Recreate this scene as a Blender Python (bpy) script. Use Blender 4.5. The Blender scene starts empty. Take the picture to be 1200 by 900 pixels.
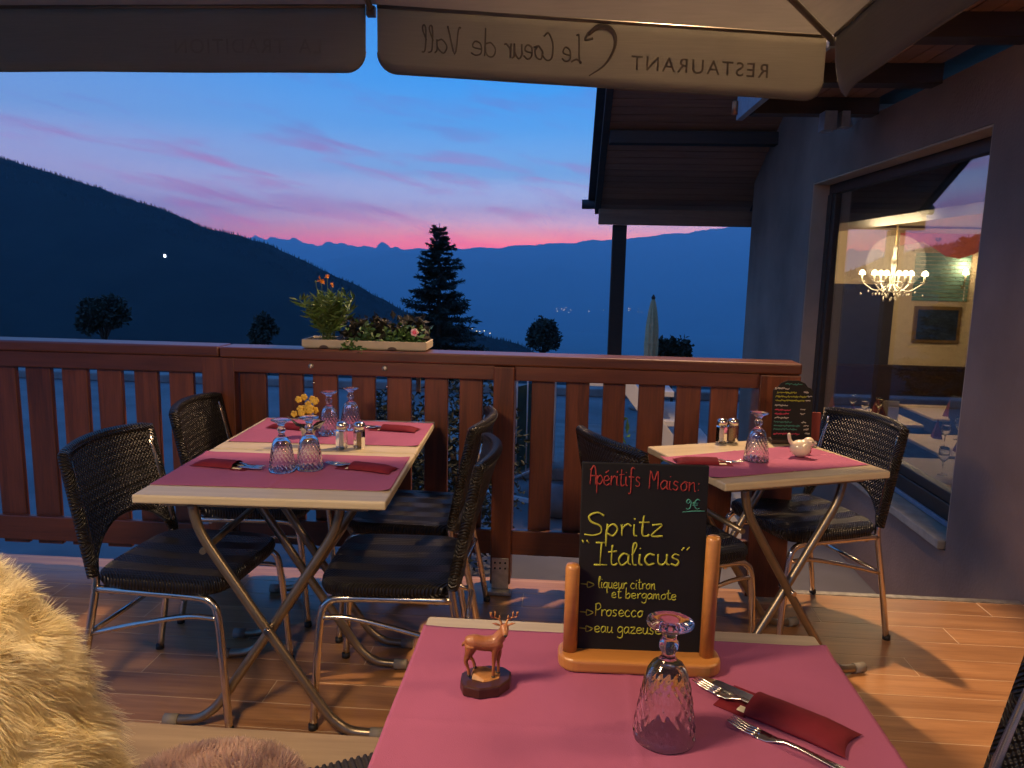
import bpy, bmesh, math, random
import numpy as np
from mathutils import Vector, Matrix, noise as mnoise
R = math.radians
random.seed(7)
rng = np.random.default_rng(7)
SC = bpy.context.scene
COL = SC.collection

def lin(r, g, b):
    f = lambda c: (c/255/12.92 if c/255 <= .04045 else ((c/255+.055)/1.055)**2.4)
    return (f(r), f(g), f(b), 1)

# ------------------------------------------------------------------ camera
CAM_H = 1.3853
def cam_axes(yaw=-.0658, pitch=.1555, roll=.0218):
    w = Vector((math.sin(yaw)*math.cos(pitch), math.cos(yaw)*math.cos(pitch), -math.sin(pitch)))
    r0 = Vector((math.cos(yaw), -math.sin(yaw), 0)); u0 = r0.cross(w)
    return math.cos(roll)*r0+math.sin(roll)*u0, -math.sin(roll)*r0+math.cos(roll)*u0, w
cd = bpy.data.cameras.new('camera'); cam = bpy.data.objects.new('camera', cd); COL.objects.link(cam)
r_, u_, w_ = cam_axes()
m = Matrix((r_, u_, -w_)).transposed().to_4x4(); m.translation = (0, 0, CAM_H); cam.matrix_world = m
cd.sensor_width = 36; cd.lens = 894.5/1200*36; cd.clip_start = .02; cd.clip_end = 60000
SC.camera = cam
SC.view_settings.view_transform = 'Standard'; SC.view_settings.look = 'None'
SC.view_settings.exposure = 0; SC.view_settings.gamma = 1
cy = SC.cycles
cy.max_bounces = 10; cy.diffuse_bounces = 4; cy.glossy_bounces = 4; cy.transmission_bounces = 10
cy.transparent_max_bounces = 16; cy.volume_bounces = 3; cy.sample_clamp_indirect = 4
cy.use_denoising = True; cy.caustics_reflective = False

# ------------------------------------------------------------------ world: dusk sky
W = bpy.data.worlds.new('World'); SC.world = W; W.use_nodes = True
nt = W.node_tree; nt.nodes.clear()
def N(t, kind, **kw):
    n = t.nodes.new(kind)
    for k, v in kw.items(): setattr(n, k, v)
    return n
def math_n(t, op, a, b=None, c=None, clamp=False):
    n = N(t, 'ShaderNodeMath', operation=op, use_clamp=clamp)
    for i, v in enumerate((a, b, c)):
        if v is None: continue
        if isinstance(v, (int, float)): n.inputs[i].default_value = v
        else: t.links.new(v, n.inputs[i])
    return n.outputs[0]
def ramp(t, fac, stops, interp='LINEAR'):
    n = N(t, 'ShaderNodeValToRGB'); cr = n.color_ramp; cr.interpolation = interp
    while len(cr.elements) < len(stops): cr.elements.new(.5)
    for e, (p, c) in zip(cr.elements, stops):
        e.position = p; e.color = c if len(c) == 4 else (*c, 1)
    if fac is not None: t.links.new(fac, n.inputs[0])
    return n.outputs[0]
def mixc(t, fac, a, b, mode='MIX'):
    n = N(t, 'ShaderNodeMix', data_type='RGBA', blend_type=mode)
    for s, v in ((0, fac), (6, a), (7, b)):
        if isinstance(v, (int, float)): n.inputs[s].default_value = v
        elif isinstance(v, tuple): n.inputs[s].default_value = v
        else: t.links.new(v, n.inputs[s])
    return n.outputs[2]
HAZE_D, HAZE_TOP, HAZE_END, HAZE_IN, SKY_S = 2.2e-4, 720, 10650, (.036, .125, .42), 9.0
def build_sky():
    t = nt
    tc = N(t, 'ShaderNodeTexCoord'); sep = N(t, 'ShaderNodeSeparateXYZ'); t.links.new(tc.outputs['Generated'], sep.inputs[0])
    x, y, z = sep.outputs
    el = math_n(t, 'ARCSINE', z)
    az = math_n(t, 'ARCTAN2', x, y)                     # 0 = +Y
    e01 = math_n(t, 'DIVIDE', el, R(90), clamp=True)
    g = lambda d: d/90
    def behind(stops):
        """sky as it must be beyond the haze so that it shows these colours through it"""
        out = []
        for e, c in stops:
            L = min(HAZE_END, (HAZE_TOP-1)/max(math.sin(R(e)), 1e-3)); T = math.exp(-HAZE_D*L); c = lin(*c)
            out.append((g(e), tuple(max(.004, (c[i]-(1-T)*HAZE_IN[i])/T)/SKY_S for i in range(3))+(1,)))
        return out
    sunset = ramp(t, e01, behind([(0, (242, 108, 132)), (1.4, (250, 128, 154)), (2.1, (228, 148, 178)), (3.0, (196, 164, 204)), (4.4, (154, 164, 216)), (6.4, (114, 160, 222)),
                           (9.6, (88, 158, 234)), (12.5, (66, 154, 240)), (17, (62, 144, 234)), (40, (70, 136, 220)), (90, (64, 126, 212))]))
    away = ramp(t, e01, behind([(0, (100, 98, 150)), (4, (128, 132, 190)), (9, (116, 150, 212)), (14, (88, 142, 216)), (20, (78, 138, 216)), (45, (68, 130, 214)), (90, (64, 126, 212))]))
    d = math_n(t, 'SUBTRACT', az, R(4)); d = math_n(t, 'ABSOLUTE', d)
    near = N(t, 'ShaderNodeMapRange', interpolation_type='SMOOTHSTEP'); t.links.new(d, near.inputs[0])
    near.inputs[1].default_value = R(5); near.inputs[2].default_value = R(52); near.inputs[3].default_value = 1; near.inputs[4].default_value = 0
    sky = mixc(t, near.outputs[0], away, sunset)
    # long thin streaks of cloud near the horizon
    tilt = math_n(t, 'MULTIPLY_ADD', az, .16, el)
    cv = N(t, 'ShaderNodeCombineXYZ')
    t.links.new(math_n(t, 'MULTIPLY', az, 3.6), cv.inputs[0]); t.links.new(math_n(t, 'MULTIPLY', tilt, 25), cv.inputs[1])
    n1 = N(t, 'ShaderNodeTexNoise'); n1.inputs['Scale'].default_value = 1.5; n1.inputs['Detail'].default_value = 8; n1.inputs['Roughness'].default_value = .6
    n1.inputs['Distortion'].default_value = .5
    t.links.new(cv.outputs[0], n1.inputs['Vector'])
    cm = ramp(t, n1.outputs[0], [(.51, (0, 0, 0, 1)), (.66, (1, 1, 1, 1))])
    band = ramp(t, e01, [(g(1.5), (.55, .55, .55, 1)), (g(4), (1, 1, 1, 1)), (g(9), (.85, .85, .85, 1)), (g(15), (0, 0, 0, 1))])
    cf = math_n(t, 'MULTIPLY', cm, band)
    ccol = ramp(t, e01, behind([(0, (214, 84, 126)), (2.3, (204, 100, 150)), (4.2, (144, 110, 176)), (9, (116, 114, 186)), (15, (88, 124, 202))]))
    sky = mixc(t, math_n(t, 'MULTIPLY', cf, .72), sky, ccol)
    bg = N(t, 'ShaderNodeBackground'); bg.inputs[1].default_value = SKY_S
    t.links.new(sky, bg.inputs[0]); out = N(t, 'ShaderNodeOutputWorld'); t.links.new(bg.outputs[0], out.inputs[0])
build_sky()

# ------------------------------------------------------------------ materials
MATS = {}
def newmat(name):
    mt = bpy.data.materials.new(name); mt.use_nodes = True; t = mt.node_tree
    b = t.nodes['Principled BSDF']; MATS[name] = mt
    return mt, t, b
def coords(t, kind='Object', scale=(1, 1, 1), rot=(0, 0, 0)):
    tc = N(t, 'ShaderNodeTexCoord'); mp = N(t, 'ShaderNodeMapping'); t.links.new(tc.outputs[kind], mp.inputs[0])
    mp.inputs['Scale'].default_value = scale; mp.inputs['Rotation'].default_value = rot
    return mp.outputs[0]
def noise_n(t, vec, scale, detail=3, rough=.5, dist=0):
    n = N(t, 'ShaderNodeTexNoise'); n.inputs['Scale'].default_value = scale; n.inputs['Detail'].default_value = detail
    n.inputs['Roughness'].default_value = rough; n.inputs['Distortion'].default_value = dist
    if vec is not None: t.links.new(vec, n.inputs['Vector'])
    return n.outputs[0]
def bump(t, b, h, strength=.3, dist=.002):
    n = N(t, 'ShaderNodeBump'); n.inputs['Strength'].default_value = strength; n.inputs['Distance'].default_value = dist
    t.links.new(h, n.inputs['Height']); t.links.new(n.outputs[0], b.inputs['Normal'])
def dim(c, k): return (c[0]*k, c[1]*k, c[2]*k, 1)
def plain(name, c, rough=.6, metal=0, var=.15, scale=12, bmp=0, bscale=None, coat=0, randobj=0, spec=None, kind='Object'):
    mt, t, b = newmat(name); v = coords(t, kind)
    n = noise_n(t, v, scale, 4)
    col = ramp(t, n, [(.3, dim(c, 1-var)), (.7, dim(c, 1+var))])
    if randobj:
        oi = N(t, 'ShaderNodeObjectInfo'); k = math_n(t, 'MULTIPLY_ADD', oi.outputs['Random'], randobj*2, 1-randobj)
        cc = N(t, 'ShaderNodeCombineColor'); [t.links.new(k, cc.inputs[i]) for i in range(3)]
        col = mixc(t, 1.0, col, cc.outputs[0], 'MULTIPLY')
    t.links.new(col, b.inputs['Base Color'])
    b.inputs['Roughness'].default_value = rough; b.inputs['Metallic'].default_value = metal
    b.inputs['Coat Weight'].default_value = coat
    if spec is not None: b.inputs['Specular IOR Level'].default_value = spec
    if bmp: bump(t, b, noise_n(t, v, bscale or scale*4, 4), bmp, .003)
    return mt
def wood(name, c1, c2, axis=0, rough=.5, grain=14, var=.2, coat=0, bmp=.15, knots=False):
    mt, t, b = newmat(name); s = [grain*1.0]*3; s[axis] = grain*.07
    oi = N(t, 'ShaderNodeObjectInfo')
    tc = N(t, 'ShaderNodeTexCoord'); off = N(t, 'ShaderNodeVectorMath', operation='ADD'); t.links.new(tc.outputs['Object'], off.inputs[0])
    sc = N(t, 'ShaderNodeVectorMath', operation='SCALE'); sc.inputs[0].default_value = (17, 31, 23); t.links.new(oi.outputs['Random'], sc.inputs['Scale']); t.links.new(sc.outputs[0], off.inputs[1])
    mp = N(t, 'ShaderNodeMapping'); mp.inputs['Scale'].default_value = s; t.links.new(off.outputs[0], mp.inputs[0])
    n = noise_n(t, mp.outputs[0], 1.6, 6, .62, .7)
    fine = noise_n(t, mp.outputs[0], 9, 3, .6)
    f = math_n(t, 'MULTIPLY_ADD', fine, .35, math_n(t, 'MULTIPLY', n, .75))
    col = ramp(t, f, [(.36, c1), (.72, c2)])
    k = math_n(t, 'MULTIPLY_ADD', oi.outputs['Random'], var*2, 1-var)
    cc = N(t, 'ShaderNodeCombineColor'); [t.links.new(k, cc.inputs[i]) for i in range(3)]
    col = mixc(t, 1.0, col, cc.outputs[0], 'MULTIPLY')
    t.links.new(col, b.inputs['Base Color'])
    rr = math_n(t, 'MULTIPLY_ADD', n, .25, rough-.12); t.links.new(rr, b.inputs['Roughness'])
    b.inputs['Coat Weight'].default_value = coat; b.inputs['Coat Roughness'].default_value = .3
    if bmp: bump(t, b, f, bmp, .002)
    return mt
def emit(name, c, s):
    mt, t, b = newmat(name); b.inputs['Base Color'].default_value = c
    b.inputs['Emission Color'].default_value = c; b.inputs['Emission Strength'].default_value = s
    return mt

wood('rail_wood', (.058, .0165, .0075, 1), (.175, .047, .0165, 1), 2, .42, 16, .26, .2, .3)
wood('rail_wood_x', (.062, .0175, .0078, 1), (.140, .038, .0145, 1), 0, .4, 16, .1, .25)
wood('deck_wood', (.25, .112, .042, 1), (.48, .250, .105, 1), 0, .36, 9, .2, .15, .12)
plain('grout', (.66, .50, .33, 1), .8, var=.1)
wood('table_wood', (.44, .37, .24, 1), (.62, .53, .37, 1), 0, .42, 10, .06, .1, .1)
wood('bench_wood', (.22, .15, .085, 1), (.40, .29, .17, 1), 0, .6, 7, .1, 0, .25)
wood('honey_wood', (.42, .17, .040, 1), (.57, .26, .066, 1), 0, .38, 8, .04, .3, .05)
wood('dark_wood', (.022, .012, .008, 1), (.050, .026, .016, 1), 0, .6, 12, .2, 0, .2)
wood('soffit_wood', (.24, .108, .058, 1), (.38, .185, .10, 1), 0, .55, 12, .18, 0, .2)
plain('blue_fascia', (.26, .30, .36, 1), .5, var=.15, scale=20)
plain('pink_paper', (.345, .088, .185, 1), .82, var=.09, scale=4, bmp=.25, bscale=600)
plain('pouch_paper', (.145, .012, .021, 1), .75, spec=.2, var=.18, scale=25, bmp=.1, bscale=300)
plain('cream_paper', (.80, .74, .55, 1), .8, var=.04)
plain('chrome', (.70, .64, .55, 1), .2, 1, .08, 30, .05, 8)
plain('steel', (.72, .70, .66, 1), .18, 1, .05, 40)
plain('bronze_tube', (.30, .25, .18, 1), .34, .85, .12, 20)
plain('galvanised', (.45, .42, .36, 1), .45, .8, .25, 30)
plain('rubber', (.25, .23, .19, 1), .7, var=.1)
plain('black_rubber', (.015, .015, .015, 1), .6, var=.1)
plain('slate', (.0085, .0082, .0078, 1), .62, var=.3, scale=9, spec=.3)
plain('chalk_yellow', (.38, .40, .04, 1), .9, var=.2, scale=300)
plain('chalk_red', (.25, .024, .022, 1), .9, var=.25, scale=300)
plain('chalk_green', (.05, .24, .19, 1), .9, var=.25, scale=300)
plain('chalk_white', (.55, .53, .46, 1), .9, var=.25, scale=300)
plain('chalk_pink', (.55, .06, .12, 1), .9, var=.25, scale=300)
plain('wall_plaster', (.285, .19, .14, 1), .9, var=.24, scale=1.7, bmp=1.0, bscale=55)
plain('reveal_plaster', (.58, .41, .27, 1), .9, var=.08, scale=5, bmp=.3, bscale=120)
plain('stone_sill', (.42, .36, .27, 1), .75, var=.15, scale=14)
plain('frame_wood', (.055, .028, .016, 1), .45, var=.2, scale=18)
plain('cream_planter', (.46, .39, .27, 1), .55, var=.08)
plain('soil', (.025, .018, .012, 1), .95, var=.4, scale=60)
plain('street', (.17, .165, .17, 1), .8, var=.25, scale=1.2, bmp=.2, bscale=60)
plain('kerb_stone', (.24, .23, .22, 1), .85, var=.2, scale=6)
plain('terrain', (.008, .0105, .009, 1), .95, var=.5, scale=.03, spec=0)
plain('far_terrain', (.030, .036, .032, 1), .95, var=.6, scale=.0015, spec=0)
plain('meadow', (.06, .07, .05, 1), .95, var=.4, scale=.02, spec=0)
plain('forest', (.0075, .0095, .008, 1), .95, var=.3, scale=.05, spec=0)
plain('bark', (.05, .035, .025, 1), .9, var=.3, scale=20, bmp=.4)
plain('leaf', (.045, .105, .022, 1), .5, var=.45, scale=14)
plain('leaf_pale', (.085, .15, .035, 1), .5, var=.4, scale=16)
plain('leaf_dark', (.022, .020, .014, 1), .55, var=.5, scale=14)
plain('tree_leaf', (.016, .025, .014, 1), .6, var=.5, scale=2)
plain('needle', (.016, .032, .022, 1), .65, var=.45, scale=4)
plain('stem', (.08, .13, .04, 1), .6)
plain('orange_petal', (.75, .26, .02, 1), .5, var=.2, scale=60)
plain('pink_petal', (.72, .08, .16, 1), .5, var=.2, scale=60)
plain('pale_petal', (.75, .45, .50, 1), .5, var=.2, scale=60)
plain('yellow_petal', (.58, .36, .035, 1), .5, var=.3, scale=60)
plain('white_paint', (.72, .72, .72, 1), .55, var=.06, scale=5)
plain('parasol_beige', (.72, .50, .25, 1), .8, var=.1, scale=20)
plain('rock', (.18, .18, .19, 1), .85, var=.3, scale=8, bmp=.5)
plain('green_net', (.05, .11, .09, 1), .8)
plain('umbrella_frame', (.22, .19, .15, 1), .45, .5, .1)
plain('canopy_print', (.265, .245, .20, 1), .9, spec=.05)
plain('faint_print', (.37, .355, .305, 1), .9, spec=.05)
plain('copper', (.55, .19, .08, 1), .4, .7, .2)
plain('deer_dark', (.055, .018, .010, 1), .38, var=.2, scale=60)
plain('deer_rock', (.42, .19, .055, 1), .45, var=.35, scale=60)
plain('deer_antler', (.56, .25, .07, 1), .4, var=.25, scale=120)
plain('hoof', (.02, .012, .008, 1), .4)
plain('ceramic', (.70, .62, .47, 1), .3, var=.08, scale=60, coat=.4, bmp=.08, bscale=120)
plain('red_ceramic', (.35, .03, .03, 1), .4)
plain('tile_roof', (.035, .032, .036, 1), .55, var=.3, scale=8)
plain('interior_wall', (.72, .60, .42, 1), .8, var=.04)
plain('interior_ceiling', (.70, .60, .42, 1), .8, var=.04)
plain('interior_floor', (.16, .10, .06, 1), .5, var=.2)
plain('picture_dark', (.02, .035, .07, 1), .5, var=.5, scale=9)
plain('picture_gold', (.30, .20, .08, 1), .4, .6)
plain('blind_green', (.16, .30, .27, 1), .6, var=.3, scale=6)
plain('table_linen', (.62, .50, .36, 1), .8, var=.05)
plain('napkin_red', (.20, .035, .025, 1), .8, var=.1)
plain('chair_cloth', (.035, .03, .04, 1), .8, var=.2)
plain('mirrored_pink', (.60, .16, .15, 1), .8, var=.1)
plain('crystal', (.85, .82, .74, 1), .15, var=.02)
plain('salt', (.74, .66, .50, 1), .9, var=.05, scale=200)
plain('pepper', (.30, .19, .075, 1), .9, var=.4, scale=500)
plain('cord_fabric', (.035, .028, .028, 1), .85, var=.2)
emit('bulb', lin(255, 224, 170), 28)
emit('far_lamp', lin(235, 244, 255), 5)
emit('village_lamp', lin(255, 214, 150), 4)

def wicker(name, ax, holes):
    """woven strip pattern on two object axes; the back panel has open eyelets"""
    mt, t, b = newmat(name)
    tc = N(t, 'ShaderNodeTexCoord'); s = N(t, 'ShaderNodeSeparateXYZ'); t.links.new(tc.outputs['Object'], s.inputs[0])
    P = 440.0
    u = math_n(t, 'MULTIPLY', s.outputs[ax[0]], P); v = math_n(t, 'MULTIPLY', s.outputs[ax[1]], P)
    su = math_n(t, 'SINE', u); sv = math_n(t, 'SINE', v)
    if not holes:                                   # herringbone on the seats
        k = math_n(t, 'PINGPONG', s.outputs[ax[1]], .055)
        dd = math_n(t, 'ADD', math_n(t, 'MULTIPLY', s.outputs[ax[0]], 620), math_n(t, 'MULTIPLY', k, 620))
        h = math_n(t, 'ADD', math_n(t, 'MULTIPLY', math_n(t, 'SINE', dd), 1.0), math_n(t, 'MULTIPLY', sv, .35))
    else:
        h = math_n(t, 'MULTIPLY', su, sv)
        h = math_n(t, 'ADD', h, math_n(t, 'MULTIPLY', math_n(t, 'SINE', math_n(t, 'MULTIPLY', s.outputs[ax[1]], 280)), .4))
    h01 = math_n(t, 'MULTIPLY_ADD', h, .4, .5)
    col = ramp(t, h01, [(.15, (.004, .0035, .003, 1)), (.75, (.012, .0095, .0075, 1)), (1, (.026, .020, .015, 1))])
    t.links.new(col, b.inputs['Base Color']); b.inputs['Roughness'].default_value = .36
    bump(t, b, h01, 1.0, .007)
    if holes:
        hu = math_n(t, 'SINE', math_n(t, 'MULTIPLY', s.outputs[ax[0]], 440)); hv = math_n(t, 'SINE', math_n(t, 'MULTIPLY', s.outputs[ax[1]], 330))
        hole = math_n(t, 'GREATER_THAN', math_n(t, 'MULTIPLY', math_n(t, 'MAXIMUM', hu, 0), math_n(t, 'MAXIMUM', hv, 0)), .45)
        # eyelets only in two bands of the weave
        band = math_n(t, 'GREATER_THAN', math_n(t, 'SINE', math_n(t, 'MULTIPLY_ADD', s.outputs[2], 38.0, 1.2)), -.25)
        edge = math_n(t, 'LESS_THAN', math_n(t, 'ABSOLUTE', s.outputs[1]), .155)
        top = math_n(t, 'LESS_THAN', s.outputs[2], .775)
        f = math_n(t, 'MULTIPLY', math_n(t, 'MULTIPLY', hole, band), math_n(t, 'MULTIPLY', edge, top))
        tr = N(t, 'ShaderNodeBsdfTransparent'); mx = N(t, 'ShaderNodeMixShader')
        t.links.new(f, mx.inputs[0]); t.links.new(b.outputs[0], mx.inputs[1]); t.links.new(tr.outputs[0], mx.inputs[2])
        t.links.new(mx.outputs[0], t.nodes['Material Output'].inputs[0])
wicker('wicker_seat', (0, 1), False); wicker('wicker_back', (1, 2), True); wicker('wicker_edge', (1, 2), False)

def glassmat(name, c, ior=1.47):
    mt, t, b = newmat(name); b.inputs['Base Color'].default_value = c; b.inputs['Roughness'].default_value = .015
    b.inputs['Transmission Weight'].default_value = 1; b.inputs['IOR'].default_value = ior
glassmat('glass', (.96, .97, .97, 1))
def panemat():
    mt, t, b = newmat('window_glass'); t.nodes.remove(b)
    lw = N(t, 'ShaderNodeLayerWeight'); lw.inputs[0].default_value = .5
    fr = math_n(t, 'MULTIPLY_ADD', math_n(t, 'POWER', lw.outputs['Facing'], 5), .79, .21)
    gl = N(t, 'ShaderNodeBsdfGlossy'); gl.inputs['Roughness'].default_value = .0; gl.inputs['Color'].default_value = (1, 1, 1, 1)
    tr = N(t, 'ShaderNodeBsdfTransparent'); tr.inputs[0].default_value = (.93, .94, .93, 1)
    mx = N(t, 'ShaderNodeMixShader'); t.links.new(fr, mx.inputs[0]); t.links.new(tr.outputs[0], mx.inputs[1]); t.links.new(gl.outputs[0], mx.inputs[2])
    t.links.new(mx.outputs[0], t.nodes['Material Output'].inputs[0])
panemat()
def canopymat(name, trans):
    mt, t, b = newmat(name); t.nodes.remove(b)
    v = coords(t, 'Object'); n = noise_n(t, v, 3, 4); st = noise_n(t, coords(t, 'Object', (2, 2, 60)), 4, 3)
    f = math_n(t, 'MULTIPLY_ADD', st, .5, math_n(t, 'MULTIPLY', n, .5))
    col = ramp(t, f, [(.3, (.39, .375, .325, 1)), (.7, (.47, .45, .39, 1))])
    d = N(t, 'ShaderNodeBsdfDiffuse'); tl = N(t, 'ShaderNodeBsdfTranslucent')
    t.links.new(col, d.inputs[0]); t.links.new(col, tl.inputs[0])
    mx = N(t, 'ShaderNodeMixShader'); mx.inputs[0].default_value = trans
    t.links.new(d.outputs[0], mx.inputs[1]); t.links.new(tl.outputs[0], mx.inputs[2]); t.links.new(mx.outputs[0], t.nodes['Material Output'].inputs[0])
canopymat('canopy_fabric', .05); canopymat('valance_fabric', .42)
def wool(name, c1, c2):
    mt, t, b = newmat(name); v = coords(t, 'Object'); n = noise_n(t, v, 22, 3)
    col = ramp(t, n, [(.3, c1), (.7, c2)]); t.links.new(col, b.inputs['Base Color']); b.inputs['Roughness'].default_value = .75
    b.inputs['Specular IOR Level'].default_value = .05
    tl = N(t, 'ShaderNodeBsdfTranslucent'); t.links.new(col, tl.inputs[0]); mx = N(t, 'ShaderNodeMixShader'); mx.inputs[0].default_value = .5
    t.links.new(b.outputs[0], mx.inputs[1]); t.links.new(tl.outputs[0], mx.inputs[2]); t.links.new(mx.outputs[0], t.nodes['Material Output'].inputs[0])
wool('wool_cream', (.90, .78, .46, 1), (.97, .90, .66, 1)); wool('wool_pink', (.60, .43, .35, 1), (.74, .56, .48, 1))
def deermat():
    mt, t, b = newmat('deer_coat'); tc = N(t, 'ShaderNodeTexCoord'); s = N(t, 'ShaderNodeSeparateXYZ'); t.links.new(tc.outputs['Object'], s.inputs[0])
    n = noise_n(t, coords(t), 70, 4)
    zz = math_n(t, 'MULTIPLY_ADD', n, .03, s.outputs[2])
    c = ramp(t, math_n(t, 'DIVIDE', zz, .12), [(.25, (.26, .085, .027, 1)), (.5, (.36, .125, .037, 1)), (.68, (.22, .066, .02, 1)), (.85, (.32, .11, .035, 1)), (1, (.36, .14, .055, 1))])
    t.links.new(c, b.inputs['Base Color']); b.inputs['Roughness'].default_value = .42; b.inputs['Coat Weight'].default_value = .15; bump(t, b, noise_n(t, coords(t, 'Object', (1, 1, .5)), 420, 3), .5, .0012)
deermat()

# ------------------------------------------------------------------ mesh builder
class MB:
    def __init__(s): s.v = []; s.f = []; s.smooth = []
    def add(s, vs, fs, sm=False):
        o = len(s.v); s.v += [tuple(map(float, q)) for q in vs]; s.f += [tuple(i+o for i in f) for f in fs]; s.smooth += [sm]*len(fs); return s
    def box(s, a, b, mat=None):
        (x0, y0, z0), (x1, y1, z1) = a, b
        vs = [(x0, y0, z0), (x1, y0, z0), (x1, y1, z0), (x0, y1, z0), (x0, y0, z1), (x1, y0, z1), (x1, y1, z1), (x0, y1, z1)]
        if mat is not None: vs = [mat @ Vector(q) for q in vs]
        return s.add(vs, [(0, 3, 2, 1), (4, 5, 6, 7), (0, 1, 5, 4), (1, 2, 6, 5), (2, 3, 7, 6), (3, 0, 4, 7)])
    def prism(s, poly, z0, z1, mat=None):
        n = len(poly); vs = [(x, y, z0) for x, y in poly]+[(x, y, z1) for x, y in poly]
        if mat is not None: vs = [mat @ Vector(q) for q in vs]
        return s.add(vs, [tuple(range(n-1, -1, -1)), tuple(range(n, 2*n))]+[(i, (i+1) % n, n+(i+1) % n, n+i) for i in range(n)])
    def tube(s, pts, r, seg=8, cap=True, flat=1.0, up=None):
        P = [Vector(q) for q in pts]; n = len(P); rr = r if isinstance(r, (list, tuple)) else [r]*n
        T = [(P[min(i+1, n-1)]-P[max(i-1, 0)]).normalized() for i in range(n)]
        a = Vector(up) if up else (Vector((0, 0, 1)) if abs(T[0].z) < .9 else Vector((1, 0, 0)))
        vs = []
        for i in range(n):
            b = T[i].cross(a); b = b.normalized() if b.length > 1e-6 else Vector((1, 0, 0)); a2 = b.cross(T[i]).normalized()
            if not up: a = a2
            for k in range(seg):
                t = 2*math.pi*k/seg; vs.append(P[i]+b*math.cos(t)*rr[i]+a2*math.sin(t)*rr[i]*flat)
        fs = [(i*seg+k, i*seg+(k+1) % seg, (i+1)*seg+(k+1) % seg, (i+1)*seg+k) for i in range(n-1) for k in range(seg)]
        s.add(vs, fs, True)
        if cap:
            o = len(s.v)-n*seg
            s.f += [tuple(o+k for k in range(seg-1, -1, -1)), tuple(o+(n-1)*seg+k for k in range(seg))]; s.smooth += [False, False]
        return s
    def lathe(s, prof, seg=32, c=(0, 0, 0), mod=None, sm=True):
        vs = []; n = len(prof)
        for i, (r, z) in enumerate(prof):
            for k in range(seg):
                t = 2*math.pi*k/seg; q = r+(mod(r, z, t, i) if mod else 0); vs.append((c[0]+q*math.cos(t), c[1]+q*math.sin(t), c[2]+z))
        fs = [(i*seg+k, i*seg+(k+1) % seg, (i+1)*seg+(k+1) % seg, (i+1)*seg+k) for i in range(n-1) for k in range(seg)]
        return s.add(vs, fs, sm)
    def ball(s, c, r, seg=12, rings=8, sc=(1, 1, 1), mat=None):
        vs = []
        for i in range(rings+1):
            p = math.pi*i/rings
            for k in range(seg):
                t = 2*math.pi*k/seg
                q = Vector((c[0]+r*sc[0]*math.sin(p)*math.cos(t), c[1]+r*sc[1]*math.sin(p)*math.sin(t), c[2]-r*sc[2]*math.cos(p)))
                vs.append(mat @ q if mat is not None else q)
        fs = [(i*seg+k, i*seg+(k+1) % seg, (i+1)*seg+(k+1) % seg, (i+1)*seg+k) for i in range(rings) for k in range(seg)]
        return s.add(vs, fs, True)
    def grid(s, fn, nu, nv, sm=True):
        vs = [fn(i/nu, j/nv) for j in range(nv+1) for i in range(nu+1)]
        return s.add(vs, [(j*(nu+1)+i, j*(nu+1)+i+1, (j+1)*(nu+1)+i+1, (j+1)*(nu+1)+i) for j in range(nv) for i in range(nu)], sm)
    def mesh(s, name, mat):
        me = bpy.data.meshes.new(name); me.from_pydata(s.v, [], s.f); me.polygons.foreach_set('use_smooth', s.smooth)
        me.materials.append(MATS[mat]); me.update(); return me
    def build(s, name, mat, parent=None, bevel=0, seg=2, solid=0):
        o = bpy.data.objects.new(name, s.mesh(name, mat)); COL.objects.link(o)
        if parent: o.parent = parent
        if solid:
            md = o.modifiers.new('Solidify', 'SOLIDIFY'); md.thickness = solid; md.offset = 0
        if bevel:
            md = o.modifiers.new('Bevel', 'BEVEL'); md.width = bevel; md.segments = seg; md.limit_method = 'ANGLE'; md.angle_limit = R(40)
        return o
def inst(name, me, parent=None, loc=(0, 0, 0), rot=(0, 0, 0), scale=(1, 1, 1)):
    o = bpy.data.objects.new(name, me); COL.objects.link(o); o.location = loc; o.rotation_euler = rot; o.scale = scale
    if parent: o.parent = parent
    return o
def empty(name, loc=(0, 0, 0), rz=0):
    o = bpy.data.objects.new(name, None); COL.objects.link(o); o.location = loc; o.rotation_euler = (0, 0, rz); o.empty_display_size = .1; return o
def tag(o, label, cat, group=None):
    o['label'] = label; o['category'] = cat
    if group: o['group'] = group
    return o
def struct(o): o['kind'] = 'structure'; return o
def stuff(o): o['kind'] = 'stuff'; return o
def dup(root, loc, rz=0, label=None, parent=None, rot=None):
    r = root.copy(); COL.objects.link(r); r.location = loc; r.rotation_euler = rot or (0, 0, rz)
    if label: r['label'] = label
    for ch in list(root.children):
        c = ch.copy(); COL.objects.link(c); c.parent = r
        for g in ch.children:
            d = g.copy(); COL.objects.link(d); d.parent = c
    return r
def smooth_path(pts, k=6):
    P = [Vector(q) for q in pts]
    if len(P) < 3: return P
    Q = [2*P[0]-P[1]]+P+[2*P[-1]-P[-2]]; out = []
    for i in range(1, len(Q)-2):
        for j in range(k):
            t = j/k; a, b, c, d = Q[i-1], Q[i], Q[i+1], Q[i+2]
            out.append(.5*((2*b)+(c-a)*t+(2*a-5*b+4*c-d)*t*t+(3*b-a-3*c+d)*t**3))
    return out+[P[-1]]
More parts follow.
